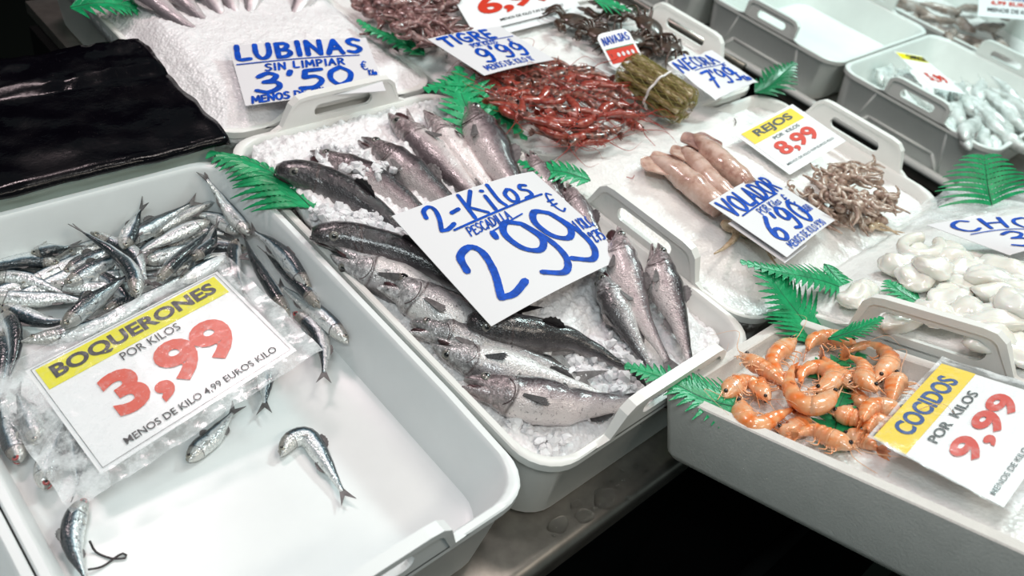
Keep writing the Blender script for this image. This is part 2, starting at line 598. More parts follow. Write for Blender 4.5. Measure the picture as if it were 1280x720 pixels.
M['sleeve'] = film_mat('clear_sleeve', .07, 120, .5, .78, .45)
M['wrap'] = film_mat('clear_wrap', .28, 30)
M['net'] = film_mat('olive_net', .13)
_nb = M['net'].node_tree.nodes['Principled BSDF']
_nb.inputs['Base Color'].default_value = (.19, .15, .03, 1)
_nb.inputs['Coat Weight'].default_value = .1
_nb.inputs['Roughness'].default_value = .45

# ------------------------------------------------------------------ trays
def rrect(w, l, r, inset=0.0, k=7):
    w2, l2, r = w / 2 - inset, l / 2 - inset, max(.004, r - inset * .6)
    pts = []
    for cx, cy, a0 in ((w2 - r, l2 - r, 0), (-w2 + r, l2 - r, 90), (-w2 + r, -l2 + r, 180), (w2 - r, -l2 + r, 270)):
        for i in range(k + 1):
            a = math.radians(a0 + 90 * i / k)
            pts.append((cx + r * math.cos(a), cy + r * math.sin(a)))
    # extra points along the straight sides
    out = []
    for i, p in enumerate(pts):
        q = pts[(i + 1) % len(pts)]
        out.append(p)
        if math.dist(p, q) > .08:
            for s in range(1, 6): out.append((lerp(p[0], q[0], s / 6), lerp(p[1], q[1], s / 6)))
    return out


def tray_shell(w, l, h, floor, r=.05, draft=.016, rim=.009, mat_=None, name='shell', parent=None, drop=None):
    base = rrect(w, l, r)
    n = len(base)
    rings = []
    def ring(inset, z, follow=True):
        pts = []
        for (bx, by) in base:
            sx, sy = 1 - 2 * inset / w, 1 - 2 * inset / l
            dz = drop(bx, by) if (drop and z > h * .75) else 0
            pts.append((bx * sx, by * sy, z + dz))
        rings.append(pts)
    ring(.05 + draft, floor)
    ring(rim + draft + .006, floor)
    ring(rim + draft, floor + .004)
    ring(rim + .0025, h - .006)
    ring(rim + .0005, h - .0015)
    ring(rim - .001, h)
    ring(.0015, h)
    ring(0, h - .0015)
    ring(0, h - .011)
    ring(.0035, h - .012)
    ring(.0055, h - .014)
    ring(draft + .002, .010)
    ring(draft + .006, .002)
    ring(draft + .012, 0)
    vs = [p for rg in rings for p in rg]
    fs = []
    for k in range(len(rings) - 1):
        for i in range(n):
            a, b = k * n + i, k * n + (i + 1) % n
            fs.append((a, a + n, b + n, b))
    fs.append(tuple(range(n)))
    e = (len(rings) - 1) * n
    fs.append(tuple(range(e + n - 1, e - 1, -1)))
    o = mesh(name, vs, fs, mat_, parent, True, local=True)
    return weighted(o, 40)


def handle_plate(parent, m, c, along, out, h, width=.25, top=.15, rise=.046, slot=.10, slot_h=.020, thick=.006, slot_z=.009):
    """raised trapezoid grip with a slot, standing on the rim of one side (tray's own axes)"""
    c, along, out = V(c), V(along), V(out)
    Z = V((0, 0, 1))
    P = lambda s, z: c + along * s + Z * z
    prof = [(-width / 2, h - .012), (width / 2, h - .012), (width / 2 - .012, h - .002)]
    def rnd(a, b, k, rev=False):
        return [(lerp(a[0], b[0], i / k), lerp(a[1], b[1], i / k)) for i in range(1, k + 1)]
    top_line = [(width / 2 - .008, h - .001), (width / 2 - .024, h + .004), (top / 2 + .012, h + rise - .010), (top / 2 + .002, h + rise - .002), (top / 2 - .012, h + rise),
                (-top / 2 + .012, h + rise), (-top / 2 - .002, h + rise - .002), (-top / 2 - .012, h + rise - .010), (-width / 2 + .024, h + .004), (-width / 2 + .008, h - .001)]
    outer = [(-width / 2, h - .004), (width / 2, h - .004)] + top_line
    inner = []
    zc, r = h + slot_z + slot_h / 2, slot_h / 2
    for i in range(9):
        a = -PI / 2 + PI * i / 8
        inner.append((slot / 2 - r + r * math.cos(a), zc + r * math.sin(a)))
    for i in range(9):
        a = PI / 2 + PI * i / 8
        inner.append((-slot / 2 + r + r * math.cos(a), zc + r * math.sin(a)))
    bm = bmesh.new()
    def loop(pts):
        vv = [bm.verts.new(P(*p)) for p in pts]
        return [bm.edges.new((vv[i], vv[(i + 1) % len(vv)])) for i in range(len(vv))]
    es = loop(outer) + loop(inner)
    bmesh.ops.triangle_fill(bm, use_beauty=True, edges=es)
    fs = list(bm.faces)
    ret = bmesh.ops.extrude_face_region(bm, geom=fs)
    for v in [g for g in ret['geom'] if isinstance(g, bmesh.types.BMVert)]: v.co -= out * thick
    # the thick lip that runs over the grip and continues the rim
    lip = [P(s, z) for s, z in top_line]
    prev = None
    for i, p in enumerate(lip):
        t = (lip[min(i + 1, len(lip) - 1)] - lip[max(i - 1, 0)]).normalized()
        nn = t.cross(out).normalized()
        if nn.z < 0: nn = -nn
        ke = .12 if i in (0, len(lip) - 1) else (.7 if i in (1, len(lip) - 2) else 1.0)
        sec = [bm.verts.new(p + out * (a * ke) + nn * (b * ke)) for a, b in ((.004, .0015), (-.0085, .0015), (-.0085, -.004), (.004, -.008))]
        if prev:
            for k in range(4): bm.faces.new((prev[k], sec[k], sec[(k + 1) % 4], prev[(k + 1) % 4]))
        else: bm.faces.new(sec[::-1])
        prev = sec
    bm.faces.new(prev)
    bmesh.ops.recalc_face_normals(bm, faces=bm.faces)
    me = bpy.data.meshes.new('handle'); bm.to_mesh(me); bm.free()
    me.materials.append(m)
    o = bpy.data.objects.new('handle', me); COL.objects.link(o); o.parent = parent
    return o


def tray(label, cx, cy, w, l, z0=0.0, h=.13, floor=.04, handles='', m='tray', r=.05, rot=None, group=None, ribs='', loc=None, drop=None, hkw={}, name='fish_tray'):
    t = thing(name, label, 'tray', loc if loc is not None else (cx, cy, z0), group, rot)
    tray_shell(w, l, h, floor, r, mat_=M[m], parent=t, drop=drop)
    sides = {'E': ((w / 2, 0, 0), (0, 1, 0), (1, 0, 0)), 'W': ((-w / 2, 0, 0), (0, -1, 0), (-1, 0, 0)),
             'N': ((0, l / 2, 0), (-1, 0, 0), (0, 1, 0)), 'S': ((0, -l / 2, 0), (1, 0, 0), (0, -1, 0))}
    for s in handles:
        c, al, ou = sides[s]
        handle_plate(t, M[m], c, al, ou, h, **hkw)
    for s in ribs:
        c, al, ou = sides[s]
        c, al, ou = V(c), V(al), V(ou)
        q = MB()
        line = [(-.115, .006), (-.085, .045), (.085, .045), (.115, .006)]
        for (a, b), (e, f) in zip(line, line[1:]):
            da = -.0185 + .013 * (b / .13); db = -.0185 + .013 * (f / .13)
            p0, p1 = c + al * a + V((0, 0, b)) + ou * da, c + al * e + V((0, 0, f)) + ou * db
            vs, fs, uv = tube([p0, p1], .0045, 6, 2)
            q.add(vs, fs, uv)
        for sx in (-1, 1):
            p0, p1 = c + al * (.118 * sx) + V((0, 0, .006)) - ou * .0175, c + al * (.088 * sx) + V((0, 0, .118)) - ou * .007
            q.add(*tube([p0, p1], .0035, 6, 2))
        q.build('stacking_rib', M[m], t, local=True)
    return t


RIM = .13
# ---- front row of the sloping stall
T1 = tray('white plastic crate of anchovies with a mostly bare floor, in front', .2545, .575, .405, .63, floor=.042, handles='S', hkw=dict(width=.225, top=.13, slot=.085),
          drop=lambda x, y: -.004 if (x > .19 and -.30 < y < -.22) else 0)
T2 = tray('white plastic crate of whole hake on ice, in the middle of the front row', .656, .5875, .388, .655, handles='NS', m='tray_warm')
T0 = tray('white plastic crate cut off by the edge, beside the anchovy crate', -.1525, .575, .405, .63)
# ---- behind
T3 = tray('white plastic crate heaped with ice and sea bass behind the hake', .660, 1.255, .39, .655, handles='S', m='tray_warm', hkw=dict(rise=.02))
T4 = tray('white plastic crate of squid and squid tentacles on smooth ice, handle toward the hake', 1.148, .474, .595, .39, handles='EW', m='tray_warm')
T5 = tray('white plastic crate of red prawns, razor clams and crabs on ice', 1.152, .879, .595, .39, handles='E', m='tray_warm')
T6 = tray('white plastic crate of dark octopus behind the red prawns', 1.152, 1.285, .595, .39, m='tray_warm')

# ---- level shelf, tipped in the stall's axes: white squid crate
SQ = tray('white plastic crate heaped with white cuttlefish, long-slotted handle facing front', 0, 0, .60, .40, handles='W', m='tray_warm', h=.12, floor=.035,
          loc=shelf(.575, -.168, -.12), rot=SHELF_M, hkw=dict(width=.235, top=.135, rise=.05, slot=.125, slot_h=.026, slot_z=.008))

# ---- polystyrene box
def poly_box():
    t = thing('polystyrene_box', 'white polystyrene box holding the cooked prawns, at the front', 'box', shelf(0, 0, -.09), None, SHELF_M)
    W, L, H_ = .257, .56, .09
    cx, cy = W / 2, -L / 2
    base = rrect(W, L, .012, 0, 3)
    n = len(base)
    prof = [(.05, .045), (.020, .045), (.016, .05), (.015, .0885), (.0135, .090), (.0015, .090), (0, .0885), (.002, .012), (.006, .003), (.012, 0)]
    vs, fs = [], []
    for ins, z in prof:
        for i, (x, y) in enumerate(base):
            q = V((x * (1 - 2 * ins / W), y * (1 - 2 * ins / L), z))
            j = noise.noise(V((x * 40, y * 40, z * 30))) * .0012 if 0.01 < z else 0
            nick = 0
            if z > .08:
                g = noise.noise(V((x * 55 + 7, y * 55, 3)))
                nick = -.004 * max(0, g - .35) / .3
            vs.append(V((q.x + cx, q.y + cy, q.z + j * .5 + nick)))
    for k in range(len(prof) - 1):
        for i in range(n):
            a, b = k * n + i, k * n + (i + 1) % n
            fs.append((a, a + n, b + n, b))
    fs.append(tuple(range(n)))
    e = (len(prof) - 1) * n
    fs.append(tuple(range(e + n - 1, e - 1, -1)))
    weighted(mesh('box_wall', vs, fs, M['poly'], t, True, local=True), 40)
    return t


POLY = poly_box()

# ---- crate with the black sheet behind the anchovies
def black_crate():
    t = thing('lidded_crate', 'grey-green crate covered with a glossy black plastic sheet', 'crate', (.13, 1.02, 0))
    q = MB()
    lo, hi = (-.45, .9, 0), (.452, 1.148, .152)
    bm = bmesh.new()
    vv = [bm.verts.new(p) for p in [(lo[0], lo[1] + .006, 0), (hi[0] - .006, lo[1] + .006, 0), (hi[0] - .006, hi[1], 0), (lo[0], hi[1], 0), (lo[0], lo[1], hi[2]), (hi[0], lo[1], hi[2]), (hi[0], hi[1], hi[2]), (lo[0], hi[1], hi[2])]]
    for f in ((0, 3, 2, 1), (4, 5, 6, 7), (0, 1, 5, 4), (1, 2, 6, 5), (2, 3, 7, 6), (3, 0, 4, 7)): bm.faces.new([vv[i] for i in f])
    bmesh.ops.bevel(bm, geom=bm.edges[:], offset=.006, segments=2, affect='EDGES')
    me = bpy.data.meshes.new('crate_body'); bm.to_mesh(me); bm.free()
    me.materials.append(M['crate'])
    for v in me.vertices: v.co -= t.location
    o = bpy.data.objects.new('crate_body', me); COL.objects.link(o); o.parent = t
    # the sheet: a rumpled skin with an overhanging edge
    nx, ny = 90, 40
    x0, x1, y0, y1 = -.46, .466, .886, 1.158
    top, bot, fs = [], [], []
    for j in range(ny + 1):
        for i in range(nx + 1):
            a, b = i / nx, j / ny
            x, y = lerp(x0, x1, a), lerp(y0, y1, b)
            edge = noise.noise(V((x * 22, y * 22, 5)))
            if i == nx: x += edge * .006
            if j == 0: y += edge * .003
            if j == ny: y += edge * .006
            z = .158 + .004 * noise.noise(V((x * 9, y * 9, 0))) + .0025 * noise.noise(V((x * 30, y * 30, 2)))
            # a second fold lying along the back
            fold = .0085 * max(0, min(1, (y - (1.075 + .02 * noise.noise(V((x * 8, 0, 1))))) / .006))
            z += fold + (.004 * noise.noise(V((x * 70, y * 70, 9))) if fold > .004 else 0)
            if j == 0: z -= .006
            if i == nx: z -= .003
            top.append((x, y, z)); bot.append((x, y, z - .004))
    vs = top + bot
    W = nx + 1; n = len(top)
    for j in range(ny):
        for i in range(nx):
            a = j * W + i
            fs.append((a, a + 1, a + W + 1, a + W)); fs.append((n + a, n + a + W, n + a + W + 1, n + a + 1))
    for i in range(nx):
        fs.append((i, n + i, n + i + 1, i + 1)); k = ny * W + i; fs.append((k, k + 1, n + k + 1, n + k))
    for j in range(ny):
        k = j * W; fs.append((k, k + W, n + k + W, n + k)); k = j * W + nx; fs.append((k, n + k, n + k + W, k + W))
    mesh('black_sheet', vs, fs, M['black_sheet'], t)


black_crate()

# ---- the other stall across the dark aisle, a little lower
GZ = -.08
GH = .12
def gx(px, py): return at(px, py, GZ + GH)
g_corner = at(1060, 77, GZ + GH); g2_corner = at(1248, 192, GZ + GH)
GX0 = at(1186, 160, GZ + GH).x
GP = g_corner.y - g2_corner.y
GL = .53
G_LAB = ['empty grey crate on the far stall, behind the first', 'empty grey crate with bright bare floor on the far stall', 'grey crate of pale whitish fish with a small price card on the far stall']
G = []
for k in range(3):
    yc = g_corner.y + GP * (.5 - k) + (GP if True else 0) * 1
    yc = g_corner.y + GP * (1.5 - k)
    G.append(tray(G_LAB[k], GX0 + GL / 2, yc, GL, GP - .006, z0=GZ, h=GH, floor=.03, handles='EW', m='tray_grey', group=None, ribs='W',
                  hkw=dict(width=.20, top=.125, rise=.045, slot=.085, slot_h=.018)))
F1 = tray('crate of grey-brown fish pieces at the top right of the far stall', GX0 + GL + .29, g2_corner.y + GP * 1.05, .52, GP * 1.5, z0=GZ, h=GH, floor=.03, m='tray_grey')

# ---- counters, floor and dark lower structure
def counter():
    t = thing('display_counter', 'worn steel counter with a rounded wet front edge under the crates', 'counter', (.5, .9, -.02))
    q = MB(); R_ = .016; yf = .232
    x0, x1 = -.75, 1.46
    prof = [(.95, -.001), (yf + R_, -.001)]
    for i in range(1, 9):
        a = math.radians(90 + 100 * i / 8)
        prof.append((yf + R_ + R_ * math.cos(a), -.001 - R_ + R_ * math.sin(a)))
    prof += [(yf + .002, -.045), (yf + .006, -.045), (yf + .02, -.022), (.95, -.022)]
    n = len(prof)
    vs = [(x0, y, z) for y, z in prof] + [(x1, y, z) for y, z in prof]
    fs = [(i, (i + 1) % n, n + (i + 1) % n, n + i) for i in range(n)] + [tuple(range(n - 1, -1, -1)), tuple(range(n, 2 * n))]
    weighted(mesh('steel_top', vs, fs, M['steel'], t), 30)
    q.box((x0 + .03, yf + .06, -.80), (x1 - .01, .94, -.025)); q.box((.445, .94, -.80), (x1 - .01, 1.6, -.025)); q.build('dark_base', M['dark'], t, False)
    r = MB(); r.box((-.75, .951, -.022), (.46, 1.16, -.001)); r.box((.46, .951, -.022), (x1, 1.65, -.001)); r.build('rear_top', M['steel'], t, False)
    for y, z in ((.10, -.16), (.02, -.30)):
        r = MB(); r.add(*tube([(-.7, y, z), (1.6, y, z)], .012, 10, 4)); r.build('lower_rail', M['dark'], t)
    for x in (-.6, .95):
        r = MB(); r.box((x, .0, -.80), (x + .03, .30, -.15)); r.build('leg', M['dark'], t, False)


counter()

s = thing('level_shelf', 'black support shelf under the polystyrene box and cuttlefish crate', 'shelf', shelf(.45, -.2, -.13), None, SHELF_M)
q = MB(); q.box((-.30, -.28, -.012), (.60, .20, .008)); q.build('shelf_board', M['dark'], s, False, local=True)
q = MB(); q.box((-.20, -.2, -.10), (-.15, .18, -.012)); q.box((.5, -.2, -.10), (.55, .18, -.012)); q.build('bracket', M['dark'], s, False, local=True)

t = thing('far_counter', 'grey steel edged counter carrying the grey crates across the aisle', 'counter', (GX0 + .5, .8, GZ))
q = MB(); q.box((GX0 + .012, -.3, GZ - .03), (GX0 + 1.7, 1.8, GZ - .001)); q.build('counter_top', M['steel'], t, False)
q = MB(); q.box((GX0 + .05, -.3, -.8), (GX0 + 1.6, 1.8, GZ - .031)); q.build('dark_base', M['dark'], t, False)
q = MB()
q.add(*tube([(GX0 + .004, -.28, GZ + .006), (GX0 + .004, 1.78, GZ + .006)], .010, 10, 3)); q.build('edge_rail', M['tray_grey'], t)

t = thing('steel_divider', 'dark steel divider plate standing beside the crab crate', 'divider', (1.56, 1.1, 0))
q = MB(); q.box((1.535, .78, -.02), (1.545, 1.50, .105)); q.build('plate', M['steel'], t, False)
q = MB(); q.add(*tube([(1.54, .775, .107), (1.54, 1.505, .107)], .007, 8, 3)); q.build('edge_rail', M['steel'], t)

fl = MB(); fl.box((-3, -2, -.86), (5, 5, -.80))
tag(fl.build('floor', M['dark_floor'], None, False), kind='structure')
wl = MB(); wl.box((-3, 5, -.86), (5, 5.1, 3))
tag(wl.build('wall_back', M['dark'], None, False), kind='structure')


# ------------------------------------------------------------------ ice
def fbm(p, sc, oct_=4):
    v = 0; a = 1
    for k in range(oct_):
        v += a * noise.noise(p * sc); sc *= 2.1; a *= .5
    return v


def ice_bed(name, label, x0, x1, y0, y1, zf, m='ice', res=.004, amp=.004, sc=22, frame=None, depth=.03, r=.045, chunk=0.0, csc=85):
    nx, ny = int((x1 - x0) / res), int((y1 - y0) / res)
    vs, fs = [], []
    W = nx + 1
    for j in range(ny + 1):
        for i in range(nx + 1):
            x, y = lerp(x0, x1, i / nx), lerp(y0, y1, j / ny)
            # rounded plan
            ux, uy = abs(x - (x0 + x1) / 2) - ((x1 - x0) / 2 - r), abs(y - (y0 + y1) / 2) - ((y1 - y0) / 2 - r)
            if ux > 0 and uy > 0:
                d = math.hypot(ux, uy)
                if d > r:
                    k = r / d
                    x = (x0 + x1) / 2 + math.copysign((x1 - x0) / 2 - r + ux * k, x - (x0 + x1) / 2)
                    y = (y0 + y1) / 2 + math.copysign((y1 - y0) / 2 - r + uy * k, y - (y0 + y1) / 2)
            z = zf(x, y) + amp * fbm(V((x, y, .3)), sc)
            if chunk: z += chunk * (noise.voronoi(V((x, y, .2)) * csc)[0][1] - noise.voronoi(V((x, y, .2)) * csc)[0][0] - .3)
            vs.append(frame(x, y, z) if frame else V((x, y, z)))
    n = len(vs)
    border = [i for i in range(W)] + [j * W + nx for j in range(1, ny + 1)] + [ny * W + i for i in range(nx - 1, -1, -1)] + [j * W for j in range(ny - 1, 0, -1)]
    low = []
    for b in border:
        v = vs[b].copy()
        vs.append(v - (frame(0, 0, depth) - frame(0, 0, 0) if frame else V((0, 0, depth)))); low.append(len(vs) - 1)
    for j in range(ny):
        for i in range(nx):
            a = j * W + i
            fs.append((a, a + 1, a + W + 1, a + W))
    for k in range(len(border)):
        k2 = (k + 1) % len(border)
        fs.append((border[k], low[k], low[k2], border[k2]))
    fs.append(tuple(reversed(low)))
    o = mesh(name, vs, fs, M[m], None, True, origin=vs[n // 2])
    return tag(o, label, 'ice', kind='stuff')


def bowl(x, y, x0, x1, y0, y1, edge, mid, wdt=.08):
    d = min(x - x0, x1 - x, y - y0, y1 - y)
    k = max(0, min(1, d / wdt)); k = k * k * (3 - 2 * k)
    return lerp(edge, mid, k)


# hake crate: ice a bit under the rim, sinking at the front
def z_hake(x, y):
    z = lerp(.100, .150, max(0, min(1, (y - .30) / .50)))
    z = min(z, .139 if y > .8 else z + 1)
    if x > .76: z = max(z, .116)
    return bowl(x, y, .472, .840, .276, .905, z - .012, z, .03)


ice_bed('crushed_ice', 'coarse crushed ice under the hake', .4785, .8335, .282, .898, z_hake, 'ice', .0028, .004, 26, depth=.012, r=.055, chunk=.011, csc=80)


def z_bass(x, y):
    z = lerp(.146, .158, max(0, min(1, (y - .95) / .2)))
    return bowl(x, y, .465, .855, .93, 1.58, .127, z, .06)


ice_bed('crushed_ice', 'fine pinkish white ice around the sea bass', .467, .853, .932, 1.575, z_bass, 'ice', .004, .003, 20, chunk=.004, csc=110)


def z_t4(x, y):
    z = bowl(x, y, .86, 1.44, .285, .69, .131, .152, .10)
    if x > 1.26: z = lerp(z, .112, min(1, (x - 1.26) / .06))
    if x > 1.38 or (y < .33 and x > 1.30): z = min(z, .118)
    return z


ice_bed('packed_ice', 'smooth packed ice under the squid tubes', .856, 1.436, .283, .684, z_t4, 'ice_smooth', .005, .0035, 14, chunk=.0025, csc=90)


def z_t5(x, y): return bowl(x, y, .855, 1.44, .69, 1.075, .134, .150, .08)


ice_bed('packed_ice', 'packed ice under the red prawns and crabs', .856, 1.436, .688, 1.069, z_t5, 'ice_smooth', .005, .0035, 16, chunk=.0025, csc=90)


def z_t6(x, y): return bowl(x, y, .855, 1.44, 1.09, 1.48, .130, .146, .08)


ice_bed('packed_ice', 'packed ice under the dark octopus', .856, 1.436, 1.093, 1.475, z_t6, 'ice_smooth', .006, .003, 16)


def z_sq(x, y): return bowl(x, y, .285, .865, -.355, .02, .004, .020, .07)


ice_bed('packed_ice', 'smooth ice under the white cuttlefish', .284, .866, -.358, .024, z_sq, 'ice_smooth', .006, .003, 14, frame=shelf)


def z_poly(x, y): return bowl(x, y, .016, .241, -.54, -.016, -.022, -.018, .03)


ice_bed('packed_ice', 'wet ice film under the cooked prawns', .0165, .2405, -.542, -.0165, z_poly, 'ice_smooth', .005, .002, 18, frame=shelf, depth=.015)


# loose chips of clear ice among the hake
def chips():
    rnd = random.Random(5)
    q = MB()
    bm0 = bmesh.new(); bmesh.ops.create_icosphere(bm0, subdivisions=1, radius=1)
    bv = [v.co.copy() for v in bm0.verts]; bf = [tuple(v.index for v in f.verts) for f in bm0.faces]; bm0.free()
    def chip(p, r):
        e = Matrix.Rotation(rnd.uniform(0, 6.3), 3, V((rnd.gauss(0, 1), rnd.gauss(0, 1), rnd.gauss(0, 1))).normalized())
        sc = V((rnd.uniform(.6, 1.2), rnd.uniform(.5, 1.0), rnd.uniform(.35, .8)))
        q.add([p + e @ V((v.x * sc.x, v.y * sc.y, v.z * sc.z)) * (r * rnd.uniform(.75, 1.2)) for v in bv], bf)
    zones = [((625, 540), (35, 22), 130), ((700, 560), (40, 14), 110), ((765, 520), (40, 14), 60), ((700, 465), (60, 12), 90), ((745, 440), (40, 16), 90),
             ((790, 470), (40, 18), 60), ((425, 195), (30, 12), 80), ((470, 215), (22, 10), 40), ((440, 275), (45, 9), 120), ((405, 268), (24, 8), 60), ((460, 290), (30, 6), 50),
             ((500, 295), (20, 6), 25), ((560, 480), (20, 6), 10), ((650, 470), (40, 8), 40), ((850, 470), (20, 14), 20), ((720, 500), (60, 10), 40)]
    for (cx, cy), (sx, sy), n in zones:
        for i in range(n):
            px, py = cx + rnd.gauss(0, sx * .55), cy + rnd.gauss(0, sy * .55)
            g = at(px, py, .13)
            if not (.482 < g.x < .832 and .284 < g.y < .895): continue
            z = z_hake(g.x, g.y) + rnd.uniform(.001, .010)
            p = at(px, py, z)
            if .482 < p.x < .832 and .286 < p.y < .895: chip(p, rnd.uniform(.004, .0105))
    o = q.build('ice_chips', M['chip'], None, False, origin=at(640, 480, .13))
    tag(o, 'clear ice chips scattered among the hake', 'ice', kind='stuff')


chips()

# ------------------------------------------------------------------ fish
PROF_A = ([(0, .10), (.03, .42), (.10, .74), (.20, .93), (.33, 1), (.50, .95), (.68, .70), (.84, .42), (.94, .25), (1, .22)],
          [(0, .10), (.03, .34), (.10, .70), (.20, .95), (.36, 1.05), (.52, .98), (.68, .72), (.84, .42), (.94, .25), (1, .22)],
          [(0, .12), (.04, .5), (.12, .85), (.25, 1), (.5, .95), (.7, .68), (.88, .34), (1, .10)])
PROF_B = ([(0, .30), (.03, .56), (.08, .76), (.14, .86), (.22, .95), (.25, .96), (.38, 1.0), (.55, .80), (.75, .46), (.9, .27), (1, .20)],
          [(0, .30), (.04, .50), (.09, .66), (.16, .84), (.25, .96), (.36, 1.05), (.50, .84), (.62, .62), (.78, .42), (.9, .25), (1, .20)],
          [(0, .46), (.03, .78), (.08, .96), (.14, 1.02), (.24, 1.04), (.4, 1.0), (.6, .72), (.8, .40), (1, .07)])
PROF_H = ([(0, .10), (.03, .28), (.08, .47), (.14, .65), (.22, .84), (.235, .90), (.25, .86), (.38, 1.02), (.55, .74), (.75, .46), (.9, .27), (1, .20)],
          [(0, .10), (.04, .30), (.09, .50), (.16, .74), (.23, .92), (.25, .90), (.36, 1.12), (.50, .92), (.62, .64), (.78, .42), (.9, .25), (1, .20)],
          [(0, .16), (.05, .42), (.12, .68), (.21, .94), (.24, .98), (.26, .92), (.4, 1.02), (.6, .70), (.8, .40), (1, .07)])


def fin_fan(root, along, spread, length, width, nrm, thick=.0007, rays=5, sweepback=.35, jag=.12):
    """a fin: a fan of rays with a ragged edge"""
    along, spread = V(along).normalized(), V(spread).normalized()
    pts = [V(root) - spread * width * .18]
    for i in range(rays * 2 + 1):
        a = i / (rays * 2)
        ln = length * (1 - sweepback * abs(a - .35)) * (1 if i % 2 == 0 else 1 - jag)
        pts.append(V(root) + along * ln + spread * width * (a - .5))
    pts.append(V(root) + spread * width * .18)
    return slab(pts, thick, nrm)


def sail(sp, t0, t1, h, hd, thick=.0008, n=10, lean=.25):
    """a low dorsal or anal fin along the ridge; h may be negative for the belly side"""
    base, top = [], []
    for i in range(n + 1):
        t = lerp(t0, t1, i / n)
        p, T, D, L = sp.at(t)
        sg = 1 if h > 0 else -1
        b = p + D * sg * hd(t) * .93
        k = math.sin(PI * min(1, .12 + i / n * .95)) ** .6
        k *= 1 - .18 * (i % 2)
        base.append(b)
        top.append(b + D * h * k + T * abs(h) * lean + L * h * .2)
    nrm = sp.at((t0 + t1) / 2)[3]
    return slab(base + top[::-1], thick, nrm)


